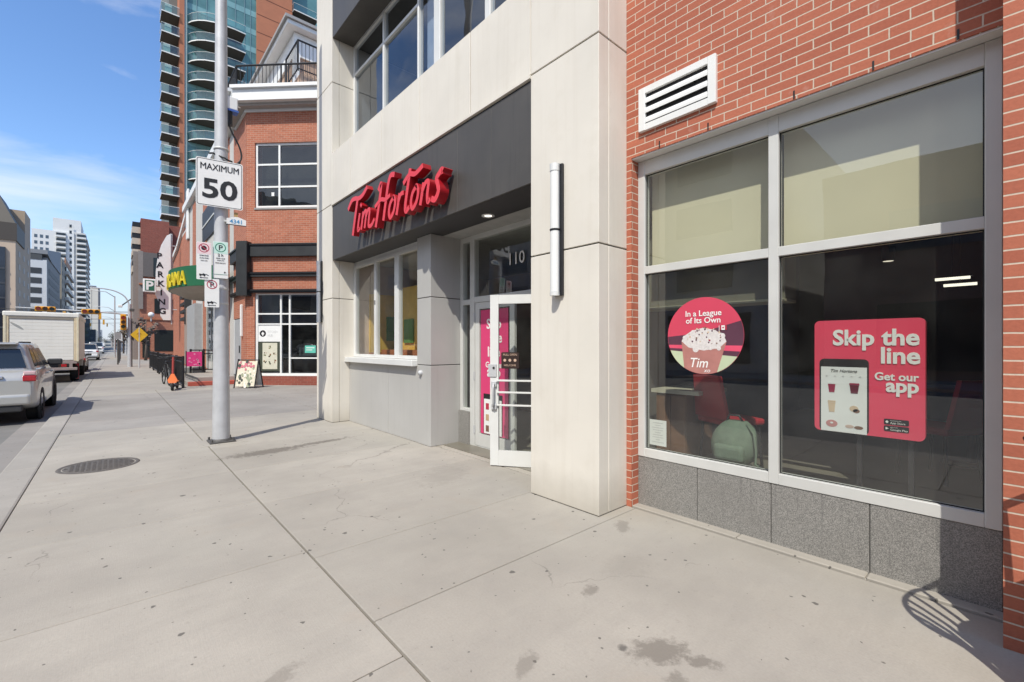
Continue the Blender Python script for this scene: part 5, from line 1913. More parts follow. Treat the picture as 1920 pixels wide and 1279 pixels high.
for z in (4.55, 3.72, 2.98, 2.62, 2.38, 2.15):
    m = MB()
    m.lathe([(0.092, z - 0.018), (0.102, z - 0.014), (0.102, z + 0.014), (0.092, z + 0.018)], alu, n=24)
    m.build('clamp_band', parent=PO)
m = MB()
m.box(0.02, -0.03, 5.22, 0.22, 0.10, 5.42, white_paint, 0.01)
m.box(0.02, -0.035, 5.19, 0.23, 0.11, 5.218, plain('blue strip', (0.05, 0.12, 0.4), 0.5))
m.cyl((0.1, 0.03, 4.98), (0.1, 0.03, 5.19), 0.06, black_metal, n=10)
m.build('junction_box', parent=PO)
m = MB()
pts = []
for p in crom([(0.09, 5.0), (0.14, 4.86), (0.24, 4.66), (0.27, 4.50), (0.21, 4.38), (0.10, 4.36), (0.0, 4.40), (-0.10, 4.46), (-0.16, 4.44)], 6):
    pts.append((p.x, -0.02 - 0.11 * max(0, min(1, (4.45 - p.y) / 0.06)) * (1 if p.x < 0.12 else 0.2), p.y))
m.tube(pts, 0.013, black, 8)
m.tube([(0.25, -0.02, 4.42), (0.22, -0.03, 4.30), (0.18, -0.04, 4.22)], 0.013, black, 8)
m.build('cable', parent=PO)

SIGN_RZ = R(-8)
def sign_thing(name, label, x, y, z, rz=SIGN_RZ, cat='sign', group=None):
    return thing(name, label, cat, (x, y, z), rz, group)
def plate(m, w_, h_, r=0.03, edge=None):
    m.prism(rrect(-w_ / 2, 0, w_ / 2, h_, r), (0, 0.004, 0), white_sheet, alu)

t = sign_thing('speed_sign', 'white MAXIMUM 50 speed limit sign high on the pole', 1.21, 8.055, 3.61)
m = MB()
plate(m, 0.60, 0.72, 0.03)
m.build('plate', parent=t)
m = MB()
bl = rrect(-0.288, 0.012, 0.288, 0.708, 0.026)
bi = rrect(-0.281, 0.019, 0.281, 0.701, 0.022)
for i in range(len(bl)):
    j = (i + 1) % len(bl)
    m.face([(bl[i][0], -0.002, bl[i][2]), (bl[j][0], -0.002, bl[j][2]), (bi[j][0], -0.002, bi[j][2]), (bi[i][0], -0.002, bi[i][2])], black)
m.text('MAXIMUM', 0.135, black, (0, -0.003, 0.55), depth=0.002, bold=0.0, sxk=0.80)
m.text('MAXIMUM', 0.135, black, (0.003, -0.0033, 0.552), depth=0.0012, bold=0.0, sxk=0.80)
m.text('50', 0.40, black, (0, -0.003, 0.135), depth=0.002, bold=0.010, sxk=1.16)
m.build('lettering', parent=t)
m = MB()
m.box(-0.03, 0.004, 0.55, 0.09, 0.03, 0.59, alu)
m.box(-0.03, 0.004, 0.12, 0.09, 0.03, 0.16, alu)
m.build('bracket', parent=t)

def restriction(label, x, z, w_, h_, kind):
    t = sign_thing('parking_sign', label, x, 8.06, z, group='small parking signs on the pole')
    m = MB()
    plate(m, w_, h_, 0.012)
    m.build('plate', parent=t)
    m = MB()
    cz = h_ - w_ * 0.47
    rr = w_ * 0.36
    c_ = green_ring if kind == 'permit' else red_ring
    if kind != 'nop2':
        tint = plain('pale green field' if kind == 'permit' else 'pale pink field', (0.55, 0.76, 0.68) if kind == 'permit' else (0.80, 0.62, 0.64), 0.5)
        m.box(-w_ / 2 + 0.006, -0.0012, h_ - w_ * 0.95, w_ / 2 - 0.006, -0.0004, h_ - 0.006, tint)
    ringxz(m, 0, cz, rr * 0.82, rr, -0.0022, c_)
    if kind == 'nostop':
        m.prism([(p[0], -0.002, p[2]) for p in disc(0, cz, rr * 0.52, 0, 20)], (0, 0.0006, 0), black)
        a = rr * 0.86
        m.face([(-a * .62, -0.0032, cz + a * .78), (-a * .78, -0.0032, cz + a * .62), (a * .62, -0.0032, cz - a * .78), (a * .78, -0.0032, cz - a * .62)], red_ring)
    else:
        m.text('P', rr * 1.55, black, (0, -0.003, cz - rr * 0.55), depth=0.001, bold=0.002)
        if kind != 'permit':
            a = rr * 0.86
            m.face([(-a * .64, -0.0042, cz + a * .76), (-a * .76, -0.0042, cz + a * .64), (a * .64, -0.0042, cz - a * .76), (a * .76, -0.0042, cz - a * .64)], red_ring)
    m.build('symbol', parent=t)
    m = MB()
    k = w_ / 0.19
    if kind == 'nostop':
        m.text('07:00-09:00', 0.027 * k, black, (0, -0.003, cz - rr - 0.055), sxk=0.9)
        m.text('15:30-18:00', 0.027 * k, black, (0, -0.003, cz - rr - 0.092), sxk=0.9)
        m.text('MON-FRI', 0.022 * k, black, (0, -0.003, cz - rr - 0.13))
    elif kind == 'permit':
        m.text('2 h', 0.055 * k, black, (0, -0.003, cz - rr - 0.065), bold=0.001)
        m.text('09:00-15:30', 0.026 * k, black, (0, -0.003, cz - rr - 0.105), sxk=0.9)
        m.text('MON-FRI', 0.022 * k, black, (0, -0.003, cz - rr - 0.135))
        m.text('09:00-18:00 SAT', 0.024 * k, black, (0, -0.003, cz - rr - 0.175), sxk=0.8)
        m.box(-w_ / 2 + 0.008, -0.003, 0.055, w_ / 2 - 0.008, -0.001, 0.06, green_ring)
        m.face([(0.045, -0.003, 0.075), (0.075, -0.003, 0.09), (0.045, -0.003, 0.105)], black)
    if kind != 'permit':
        # tow truck and arrow
        zb = 0.05
        m.face([(-0.06, -0.003, zb + 0.012), (0.02, -0.003, zb + 0.012), (0.02, -0.003, zb + 0.03), (-0.01, -0.003, zb + 0.045), (-0.02, -0.003, zb + 0.03), (-0.06, -0.003, zb + 0.035)], black)
        for xx in (-0.045, 0.003):
            m.face([(p[0], -0.0035, p[2]) for p in disc(xx, zb + 0.008, 0.01, 0, 12)], black)
        m.face([(0.02, -0.003, zb + 0.028), (0.055, -0.003, zb + 0.008), (0.06, -0.003, zb + 0.016), (0.025, -0.003, zb + 0.036)], black)
        m.face([(-0.06, -0.0035, zb - 0.022), (-0.035, -0.0035, zb - 0.012), (-0.035, -0.0035, zb - 0.032)], black)
        m.box(-0.036, -0.0035, zb - 0.026, 0.05, -0.002, zb - 0.018, black)
    m.build('lettering', parent=t)
    m = MB()
    m.box(-0.02, 0.004, h_ * 0.3, 0.02, 0.03, h_ * 0.3 + 0.03, alu)
    m.box(-0.02, 0.004, h_ * 0.75, 0.02, 0.03, h_ * 0.75 + 0.03, alu)
    m.build('bracket', parent=t)
restriction('red ringed no stopping sign, left of the pair on the pole', 1.01, 2.49, 0.185, 0.56, 'nostop')
restriction('green ringed P parking sign, right of the pair on the pole', 1.22, 2.53, 0.195, 0.56, 'permit')
restriction('red ringed no parking sign, lowest on the pole', 1.11, 2.08, 0.185, 0.43, 'nop2')

t = sign_thing('pole_number_sign', 'small white plate numbered 4341 in blue beside the pole', 1.43, 8.06, 3.385)
m = MB()
m.prism([(-0.13, 0, 0), (0.13, 0, 0), (0.13, 0, 0.085), (0.03, 0, 0.12), (-0.02, 0, 0.12), (-0.13, 0, 0.085)], (0, 0.004, 0), white_sheet)
m.box(-0.03, 0.0, 0.12, 0.02, 0.004, 0.19, plain('ochre tag', (0.45, 0.3, 0.12), 0.6))
m.build('plate', parent=t)
m = MB()
m.text('4341', 0.088, plain('sign blue', (0.05, 0.28, 0.55), 0.5), (0.0, -0.002, 0.018), bold=0.001)
m.box(-0.13, -0.003, -0.012, 0.13, 0.005, 0.0, black_metal)
m.build('lettering', parent=t)
m = MB()
m.box(-0.16, 0.005, 0.03, 0.0, 0.03, 0.06, alu)
m.build('bracket', parent=t)

# ------------------------------------------------------------------ cars
silver = plain('silver car paint', (0.47, 0.46, 0.43), 0.3, 0.3, 0.03, 1, coat=0.8)
white_car = plain('white car paint', (0.75, 0.75, 0.75), 0.3, 0, 0.02, 1, coat=0.8)
dark_car = plain('black car paint', (0.025, 0.026, 0.03), 0.25, 0.2, 0.02, 1, coat=0.9)
car_glass = plain('tinted car glass', (0.014, 0.018, 0.02), 0.06, 0.0, 0.1, 1, spec=0.8)
tail_red = plain('tail lamp red', (0.42, 0.012, 0.018), 0.15, 0, 0.1, 8, coat=0.8)
tail_clear = plain('tail lamp clear', (0.62, 0.42, 0.42), 0.15, 0, 0.1, 8, coat=0.8)
chrome = plain('bright trim', (0.7, 0.7, 0.72), 0.15, 0.9, 0.02, 3)
dark_trim = plain('dark plastic trim', (0.035, 0.035, 0.036), 0.6)
plate_m = plain('licence plate', (0.7, 0.7, 0.72), 0.5)


def ring_at(y, hw, zb, zt, r=0.10, tum=0.0, n=4):
    """car cross-section at length y: rounded rectangle, narrower at the top by tum"""
    pts = []
    for cx, cz, a0 in ((1, 1, 0), (-1, 1, 90), (-1, -1, 180), (1, -1, 270)):
        for i in range(n + 1):
            a = R(a0 + 90 * i / n)
            x = cx * (hw - r) + r * math.cos(a)
            z = (zt - r if cz > 0 else zb + r) + r * math.sin(a)
            k = (z - zb) / (zt - zb)
            bulge = 1 + 0.035 * math.sin(PI * k) - tum * k
            pts.append((x * bulge, y, z))
    return pts


def make_car(name, label, loc, rz, paint, W=1.88, Lc=4.75, H=1.74, belt=1.10, kind='suv', group=None):
    t = thing(name, label, 'car', loc, rz, group)
    hw = W / 2
    hood = belt - 0.08
    m = MB()
    st = [(0.02, hw * .90, 0.48, belt * .80), (0.06, hw * .95, 0.40, belt * .92), (0.22, hw * .985, 0.33, belt * .985), (0.6, hw, 0.27, belt), (Lc * .32, hw, 0.25, belt),
          (Lc * .62, hw, 0.25, belt - 0.02), (Lc * .72, hw * .99, 0.25, hood), (Lc * .90, hw * .96, 0.27, hood - 0.07), (Lc * .97, hw * .88, 0.32, hood - 0.16), (Lc, hw * .76, 0.40, hood - 0.30)]
    m.loft([ring_at(*s_, r=0.09) for s_ in st], paint)
    m.build('body', parent=t)
    # cabin
    if kind == 'suv':
        y0, y0t, y1t, y1 = 0.20, 0.40, Lc * .52, Lc * .70
    else:
        y0, y0t, y1t, y1 = Lc * .14, Lc * .30, Lc * .52, Lc * .70
    m = MB()
    zt = H - 0.03
    st = [(0.0, y0, y1, hw * .955, belt - 0.05), (0.5, None, None, None, None), (1.0, y0t, y1t, hw * .80, zt - 0.05)]
    rings = []
    for k in (0, 0.15, 0.35, 0.6, 0.85, 1.0):
        ya = y0 + (y0t - y0) * k ** 1.3
        yb = y1 + (y1t - y1) * k
        w2 = hw * .955 + (hw * .80 - hw * .955) * k
        z = belt - 0.05 + (zt - 0.05 - belt + 0.05) * k
        rr = 0.14
        q = []
        for cx, cy, a0 in ((1, 1, 0), (-1, 1, 90), (-1, -1, 180), (1, -1, 270)):
            for i in range(5):
                a = R(a0 + 90 * i / 4)
                q.append((cx * (w2 - rr) + rr * math.cos(a), (yb - rr if cy > 0 else ya + rr) + rr * math.sin(a), z))
        rings.append(q)
    q0 = rings[-1]
    cy = sum(p[1] for p in q0) / len(q0)
    for k, dz in ((0.97, 0.02), (0.9, 0.035), (0.6, 0.05), (0.2, 0.055)):
        rings.append([(p[0] * k, cy + (p[1] - cy) * k, q0[0][2] + dz) for p in q0])
    m.loft(rings, paint)
    m.build('cabin', parent=t)
    # glazing, just proud of the cabin shell
    def wx(k):
        return hw * .955 + (hw * .80 - hw * .955) * k
    def wz(k):
        return belt - 0.05 + (zt - belt) * k
    def yr(k):
        return y0 + (y0t - y0) * k ** 1.3
    def yf(k):
        return y1 + (y1t - y1) * k
    m = MB()
    k0, k1 = 0.14, 0.84
    a = 0.09
    ks = [k0 + (k1 - k0) * i / 4 for i in range(5)]
    for ka, kb in zip(ks, ks[1:]):
        m.face([(wx(ka) - a, yr(ka) - 0.012, wz(ka)), (-wx(ka) + a, yr(ka) - 0.012, wz(ka)), (-wx(kb) + a, yr(kb) - 0.012, wz(kb)), (wx(kb) - a, yr(kb) - 0.012, wz(kb))], car_glass, True)
    m.build('rear_window', parent=t)
    m = MB()
    m.face([(-wx(k0) + a, yf(k0) + 0.012, wz(k0)), (wx(k0) - a, yf(k0) + 0.012, wz(k0)), (wx(k1) - a, yf(k1) + 0.012, wz(k1)), (-wx(k1) + a, yf(k1) + 0.012, wz(k1))], car_glass)
    m.build('windscreen', parent=t)
    for sgn in (-1, 1):
        ka, kb = 0.16, 0.86
        span = [(0.05, 0.25), (0.28, 0.56), (0.59, 0.93)] if kind == 'suv' else [(0.10, 0.48), (0.52, 0.92)]
        for f0, f1 in span:
            m = MB()
            P_ = []
            for f, k in ((f0, ka), (f1, ka), (f1, kb), (f0, kb)):
                ya, yb = yr(k) + 0.16, yf(k) - 0.16
                P_.append((sgn * (wx(k) + 0.008), ya + (yb - ya) * f, wz(k)))
            m.face(P_ if sgn > 0 else list(reversed(P_)), car_glass)
            m.build('side_window', parent=t)
        m = MB()
        m.box(sgn * hw * 0.93, y1 - 0.42, belt + 0.0, sgn * (hw + 0.20), y1 - 0.28, belt + 0.15, dark_trim, 0.03, 2)
        m.build('wing_mirror', parent=t)
        # lamps
        m = MB()
        m.box(sgn * hw * .80, 0.005, belt * .78, sgn * hw * 1.005, 0.24, belt * .89, tail_red, 0.02, 2)
        m.box(sgn * hw * .81, 0.0, belt * .891, sgn * hw * 1.0, 0.22, belt * .965, tail_clear, 0.02, 2)
        m.build('tail_light', parent=t)
        m = MB()
        m.box(sgn * hw * .50, Lc - 0.16, hood - 0.33, sgn * hw * .86, Lc - 0.02, hood - 0.20, tail_clear, 0.02, 2)
        m.build('headlight', parent=t)
        if kind == 'suv':
            m = MB()
            m.tube([(sgn * hw * .69, y0t + 0.12, H - 0.09), (sgn * hw * .69, y0t + 0.24, H - 0.035), (sgn * hw * .69, y1t - 0.27, H - 0.03), (sgn * hw * .69, y1t - 0.12, H - 0.09)], 0.020, dark_trim)
            m.build('roof_rail', parent=t)
        for yy in (Lc * .19, Lc * .79):
            m = MB()
            m.lathe([(0.0, hw * .97), (0.40, hw * .97), (0.405, hw * 1.008), (0.36, hw * 1.008), (0.35, hw * .985), (0.0, hw * .985)], dark_trim, (0, 0, 0), 'X', 28)
            m.xf(Matrix.Translation((0, yy, 0.355)) @ Matrix.Scale(sgn, 4, (1, 0, 0)))
            bmesh.ops.recalc_face_normals(m.bm, faces=m.bm.faces[:])
            m.build('wheel_arch', parent=t)
            m = MB()
            m.lathe([(0.21, -0.10), (0.33, -0.115), (0.355, -0.08), (0.355, 0.08), (0.33, 0.115), (0.21, 0.10)], rubber, (0, 0, 0), 'X', 28)
            m.xf(Matrix.Translation((sgn * (hw - 0.09), yy, 0.355)))
            wh = m.build('wheel', parent=t)
            m = MB()
            m.lathe([(0.0, 0.055), (0.05, 0.06), (0.06, 0.045), (0.18, 0.06), (0.215, 0.095), (0.22, 0.05)], chrome, (0, 0, 0), 'X', 20)
            for q in range(6):
                ang_ = q * PI / 3
                m.box(0.05, -0.022, 0.05, 0.085, 0.022, 0.20, chrome, M=Matrix.Rotation(ang_, 4, 'X'))
            m.xf(Matrix.Translation((sgn * (hw - 0.09), yy, 0.355)) @ Matrix.Scale(sgn, 4, (1, 0, 0)))
            m.build('rim', parent=wh)
        m = MB()
        for f in (0.40, 0.60):
            m.box(sgn * hw * 1.0, Lc * f - 0.1, belt - 0.17, sgn * (hw * 1.03 + 0.02), Lc * f + 0.1, belt - 0.13, paint, 0.01)
        m.build('door_handle', parent=t)
    m = MB()
    m.box(-hw * .92, -0.05, 0.40, hw * .92, 0.16, 0.62, paint, 0.05, 3)
    m.build('bumper', parent=t)
    m = MB()
    m.box(-hw * .80, -0.02, 0.27, hw * .80, 0.2, 0.405, dark_trim, 0.02)
    m.build('bumper_trim', parent=t)
    m = MB()
    m.box(-0.5, -0.008, belt * .845, 0.5, 0.06, belt * .885, chrome, 0.01)
    m.box(-0.42, -0.003, belt * .80, 0.42, 0.05, belt * .84, dark_trim, 0.008)
    m.build('tailgate_handle', parent=t)
    m = MB()
    m.box(-0.16, -0.012, belt * .64, 0.16, 0.05, belt * .79, plate_m, 0.006)
    m.build('licence_plate', parent=t)
    if kind == 'suv':
        m = MB()
        m.box(-hw * .70, y0t - 0.17, H - 0.085, hw * .70, y0t + 0.16, H - 0.045, paint, 0.02, 2)
        m.build('roof_spoiler', parent=t)
    return t


make_car('parked_suv', 'silver SUV with roof rails parked at the kerb, nearest vehicle', (-2.13, 13.25, -0.10), 0, silver, 1.90, 4.75, 1.70, 1.12)
make_car('parked_car', 'black hatchback parked beyond the white truck', (-2.15, 36.5, -0.10), 0, dark_car, 1.80, 4.3, 1.50, 0.95)
make_car('parked_car', 'white crew cab wagon parked far ahead of the black hatchback', (-2.2, 66, -0.10), 0, white_car, 1.95, 5.0, 1.85, 1.15)
make_car('driving_car', 'white van-like car driving away in the middle of the far road', (-2.6, 118, -0.10), 0, white_car, 2.3, 5.2, 2.3, 1.35)
make_car('parked_car', 'silver wagon parked on the left beyond the white van', (-9.5, 150, -0.10), 0, silver, 1.95, 4.8, 1.8, 1.12)

# box truck
TR = thing('box_truck', 'white box truck with roll-up rear door parked ahead of the SUV', 'truck', (-2.22, 27, -0.10), R(0))
tw = plain('truck white', (0.81, 0.78, 0.71), 0.5, 0, 0.05, 1.2, streak=0.12)
tan_post = plain('aged cream post', (0.66, 0.54, 0.36), 0.6, 0, 0.12, 4)
m = MB()
m.box(-1.08, 0.06, 0.95, 1.08, 5.6, 2.93, tw, 0.02)
m.build('cargo_box', parent=TR)
m = MB()
for i in range(12):
    z = 0.98 + i * 0.143
    m.box(-0.93, 0.02, z + 0.002, 0.93, 0.058, z + 0.141, tw, 0.006)
m.prism([(-0.72 + 0.22 * math.cos(a_ * PI / 10) * 0.75 + 0.08 * math.sin(a_ * PI / 10), 0.017, 2.40 - 0.10 * math.cos(a_ * PI / 10) + 0.20 * math.sin(a_ * PI / 10) * -0.55) for a_ in range(20)], (0, 0.002, 0), plain('grey oval blot', (0.36, 0.36, 0.34), 0.7))  # flat grey oval on the roll-up door
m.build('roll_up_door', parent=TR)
for s_ in (-1, 1):
    m = MB()
    m.box(s_ * 0.94, 0.0, 0.90, s_ * 1.10, 0.10, 2.96, tan_post, 0.015)
    m.box(s_ * 1.02, -0.015, 0.92, s_ * 1.09, 0.002, 2.9, plain('cream edge', (0.74, 0.66, 0.48), 0.5), 0.004)
    m.build('corner_post', parent=TR)
m = MB()
m.box(-1.12, -0.02, 2.80, 1.12, 5.65, 3.0, tw, 0.04, 2)
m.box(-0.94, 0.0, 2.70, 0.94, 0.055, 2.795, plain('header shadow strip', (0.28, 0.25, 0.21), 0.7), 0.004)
m.build('roof_header', parent=TR)
m = MB()
m.box(-1.05, -0.12, 0.55, 1.05, 0.02, 0.66, plain('pinkish bumper steel', (0.30, 0.24, 0.22), 0.6), 0.01)
m.box(-1.04, 0.0, 0.82, 1.04, 0.12, 0.95, plain('pinkish bumper steel', (0.30, 0.24, 0.22), 0.6), 0.01)
for s_ in (-1, 1):
    m.box(s_ * 0.80, -0.06, 0.66, s_ * 0.90, 0.02, 0.83, plain('pinkish bumper steel', (0.30, 0.24, 0.22), 0.6))
m.build('bumper', parent=TR)
m = MB()
m.box(-0.45, 0.1, 0.6, 0.45, 6.6, 0.9, black_metal)
m.build('chassis', parent=TR)
for s_ in (-1, 1):
    for yy in (1.3, 6.4):
        m = MB()
        m.lathe([(0.0, -0.13), (0.22, -0.13), (0.38, -0.14), (0.42, -0.1), (0.42, 0.1), (0.38, 0.14), (0.22, 0.12), (0.0, 0.08)], rubber, (s_ * 0.9, yy, 0.42), 'X', 24)
        m.build('wheel', parent=TR)
    m = MB()
    m.box(s_ * 0.55, -0.005, 0.69, s_ * 0.72, 0.03, 0.80, tail_red, 0.01)
    m.build('tail_light', parent=TR)
    m = MB()
    m.box(s_ * 0.95, 1.0, 0.1, s_ * 1.06, 1.02, 0.8, tail_red if s_ > 0 else black)
    m.build('mud_flap', parent=TR)
m = MB()
m.loft([[(-1.0, 5.7, 0.55), (1.0, 5.7, 0.55), (1.0, 5.7, 2.2), (-1.0, 5.7, 2.2)], [(-1.0, 6.7, 0.55), (1.0, 6.7, 0.55), (1.0, 6.7, 2.1), (-1.0, 6.7, 2.1)], [(-0.95, 7.5, 0.5), (0.95, 7.5, 0.5), (0.95, 7.4, 1.3), (-0.95, 7.4, 1.3)]], tw, smooth=False)
m.build('cab', parent=TR)

# ------------------------------------------------------------------ traffic mast and signals
sig_y = plain('signal yellow', (0.72, 0.36, 0.03), 0.5)
MA = thing('traffic_mast', 'grey traffic signal mast with long arm over the road', 'mast', (0.84, 41.2, 0))
m = MB()
m.cyl((0, 0, 0), (0, 0, 4.4), 0.13, steel, 0.10, n=16)
m.build('pole', parent=MA)
m = MB()
m.tube([(0, 0, 3.62), (-0.6, 0, 3.72), (-2.4, 0, 3.80), (-5.4, 0, 3.88)], lambda k: 0.065 - 0.03 * k, steel)
m.build('arm', parent=MA)
m = MB()
m.tube([(p.x, 0, p.y) for p in crom([(0, 4.3), (-0.25, 4.9), (-0.75, 5.25), (-1.35, 5.38), (-2.0, 5.40)], 6)], 0.04, steel)
m.build('lamp_arm', parent=MA)
m = MB()
m.box(-0.62, -0.12, 4.15, -0.38, 0.12, 4.32, white_paint, 0.03)
m.tube([(-0.4, 0, 4.3), (-0.1, 0, 4.6), (0.05, 0, 4.75)], 0.04, steel_dark)
m.box(-0.02, -0.15, 3.9, 0.25, 0.15, 4.1, steel_dark, 0.03)
m.build('camera_unit', parent=MA)
m = MB()
m.cyl((0.1, -0.05, 0), (0.1, -0.05, 3.4), 0.05, steel_dark, n=8)
m.build('conduit', parent=MA)
def signal(label, x, z, horiz, y=41.0):
    t = thing('traffic_signal', label, 'traffic light', (x, y, z), group='yellow traffic signals')
    m = MB()
    if horiz:
        m.box(-0.46, -0.10, -0.16, 0.46, 0.10, 0.16, sig_y, 0.03)
    else:
        m.box(-0.16, -0.10, -0.55, 0.16, 0.10, 0.55, sig_y, 0.03)
    m.build('housing', parent=t)
    for k in range(3):
        o = (k - 1) * 0.30
        c_ = (o, 0) if horiz else (0, -o)
        m = MB()
        m.prism([(c_[0] + 0.11 * math.cos(i * PI / 8), -0.104, c_[1] + 0.11 * math.sin(i * PI / 8)) for i in range(16)], (0, 0.003, 0), [plain('red lens', (0.55, 0.06, 0.03), 0.3), plain('dark lens', (0.09, 0.05, 0.02), 0.3), plain('dark green lens', (0.03, 0.06, 0.04), 0.3)][k])
        m.build('lens', parent=t)
        m = MB()
        m.lathe([(0.135, -0.18), (0.135, 0.0)], sig_y, (0, 0, 0), 'Y', 16)
        for f in [f for f in m.bm.faces if f.calc_center_median().z < -0.04]:
            m.bm.faces.remove(f)
        m.xf(Matrix.Translation((c_[0], -0.10, c_[1])))
        m.build('visor', parent=t)
    return t
signal('yellow traffic signal lying flat at the outer end of the mast arm', -3.24, 3.83, True)
signal('yellow traffic signal lying flat halfway along the mast arm', -1.13, 3.76, True)
signal('yellow traffic signal hanging upright beside the mast', 0.50, 3.12, False)

# diamond warning sign
t = thing('warning_sign', 'yellow diamond warning sign on its own grey post by the mast', 'sign', (1.28, 38.9, 0))
m = MB()
m.cyl((0, 0.04, 0), (0, 0.04, 2.7), 0.05, steel, n=10)
m.build('post', parent=t)
m = MB()
m.prism([(0, 0, 1.70), (0.46, 0, 2.22), (0, 0, 2.74), (-0.46, 0, 2.22)], (0, 0.012, 0), plain('warning yellow', (0.72, 0.42, 0.02), 0.5))
m.build('plate', parent=t)
m = MB()
m.prism([(-0.05, -0.003, 2.05), (0.05, -0.003, 2.05), (0.05, -0.003, 2.25), (0.14, -0.003, 2.25), (0, -0.003, 2.42), (-0.14, -0.003, 2.25), (-0.05, -0.003, 2.25)], (0, 0.002, 0), plain('ochre arrow', (0.42, 0.20, 0.02), 0.6))
m.build('arrow', parent=t)

# ------------------------------------------------------------------ railings, scooter, boards by the corner building
def railing(label, p0, p1, h_=1.0, z=0.0):
    t = thing('railing', label, 'railing', (p0[0], p0[1], z), group='black railings along the side entrance')
    d = Vector((p1[0] - p0[0], p1[1] - p0[1], 0))
    n = max(2, int(d.length / 0.28))
    for zz in (h_, 0.14, h_ - 0.16):
        m = MB()
        m.cyl((0, 0, zz), (d.x, d.y, zz), 0.024, black_metal, n=8)
        m.build('rail', parent=t)
    m = MB()
    for i in range(1, n):
        q = d * (i / n)
        m.cyl((q.x, q.y, 0.14), (q.x, q.y, h_), 0.013, black_metal, n=6)
    m.build('bars', parent=t)
    for f in (0, 0.5, 1):
        m = MB()
        m.cyl((d.x * f, d.y * f, 0), (d.x * f, d.y * f, h_ + 0.05), 0.042, black_metal, n=10)
        m.build('post', parent=t)
    return t
railing('black railing nearest the scooter, leading to the side entrance', (1.82, 19.4), (1.80, 23.6), 1.08)
railing('black railing in the middle, behind the scooter', (1.80, 24.4), (1.80, 30.0), 1.08)
railing('black railing furthest away, beside the diamond sign', (1.80, 31.0), (1.80, 38.0), 1.1)
railing('short black railing in front of the entrance platform', (2.5, 23.8), (3.45, 23.8), 1.0, 0.3)

orange = plain('scooter orange', (0.85, 0.20, 0.05), 0.4)
t = thing('electric_scooter', 'orange electric scooter standing at the end of the black railing', 'scooter', (1.45, 18.5, 0), R(-12))
m = MB()
m.box(-0.09, 0.15, 0.12, 0.09, 0.95, 0.17, black_metal, 0.02, 2)
m.build('deck', parent=t)
m = MB()
m.cyl((0, 0.05, 0.22), (0, 0.18, 1.12), 0.032, plain('dark red stem', (0.35, 0.05, 0.04), 0.5), n=10)
m.build('stem', parent=t)
m = MB()
m.prism([(-0.10, -0.02, 0.26), (0.10, -0.02, 0.26), (0.13, 0.0, 0.36), (0.04, 0.03, 0.56), (-0.04, 0.03, 0.56), (-0.13, 0.0, 0.36)], (0, 0.07, 0), orange)
m.build('front_fairing', parent=t)
m = MB()
m.tube([(-0.26, 0.12, 1.10), (-0.1, 0.17, 1.13), (0.1, 0.17, 1.13), (0.26, 0.12, 1.10)], 0.020, black_metal)
m.build('handlebar', parent=t)
for y in (0.0, 1.02):
    m = MB()
    m.lathe([(0.03, -0.03), (0.11, -0.032), (0.125, -0.015), (0.125, 0.015), (0.11, 0.032), (0.03, 0.03)], rubber, (0, y, 0.127), 'X', 20)
    m.build('wheel', parent=t)
m = MB()
m.box(-0.05, 0.9, 0.24, 0.05, 1.12, 0.27, orange, 0.01)
m.build('mudguard', parent=t)

# bicycle leaning among the railings
t = thing('parked_bicycle', 'dark bicycle leaning on the railing behind the scooter', 'bicycle', (1.55, 21.0, 0), R(5))
for y in (0.0, 1.05):
    m = MB()
    m.lathe([(0.31, -0.018), (0.34, -0.015), (0.34, 0.015), (0.31, 0.018), (0.31, -0.018)], rubber, (0, y, 0.34), 'X', 24)
    for a_ in range(10):
        m.cyl((0, y, 0.34), (0, y + 0.31 * math.cos(a_ * PI / 5), 0.34 + 0.31 * math.sin(a_ * PI / 5)), 0.003, steel, n=4)
    m.build('wheel', parent=t)
m = MB()
for a_, b_ in (((0, 0, .34), (0, .42, .30)), ((0, .42, .30), (0, .30, .85)), ((0, .30, .80), (0, .88, .82)), ((0, .42, .30), (0, .88, .75)), ((0, 0, .34), (0, .30, .80)), ((0, 1.05, .34), (0, .86, .95))):
    m.cyl(a_, b_, 0.018, black_metal, n=8)
m.build('frame', parent=t)
m = MB()
m.tube([(-0.25, 0.80, 1.02), (0, 0.88, 0.98), (0.25, 0.80, 1.02)], 0.014, black_metal)
m.build('handlebar', parent=t)
m = MB()
m.box(-0.07, 0.16, 0.87, 0.07, 0.42, 0.92, black, 0.02, 2)
m.build('saddle', parent=t)

# pink banner on the railing
t = thing('pink_banner', 'bright pink patterned banner tied in front of the grey pier', 'banner', (2.6, 23.7, 0.3))
m = MB()
m.box(-0.26, -0.02, 0.30, 0.30, 0.0, 0.93, plain('hot pink cloth', (0.66, 0.04, 0.20), 0.7, 0, 0.15, 6))
m.build('cloth', parent=t)
m = MB()
random.seed(9)
for i in range(16):
    m.prism([(p[0], -0.024, p[2]) for p in disc(random.uniform(-.20, .25), random.uniform(.36, .87), random.uniform(.02, .05), 0, 7)], (0, 0.002, 0), plain('pale pink blossom', (0.75, 0.25, 0.40), 0.7))
m.build('blossom_print', parent=t)
m = MB()
for x in (-0.27, 0.31):
    m.cyl((x, -0.01, 0.0), (x, -0.01, 0.97), 0.02, black_metal, n=8)
m.build('post', parent=t)
t = thing('planter_box', 'grey planter box under the pink banner', 'planter', (2.66, 23.9, 0.3))
m = MB()
m.box(-0.40, 0.0, 0, 0.40, 0.4, 0.24, plain('grey planter', (0.27, 0.27, 0.26), 0.8), 0.01)
m.build('box', parent=t)

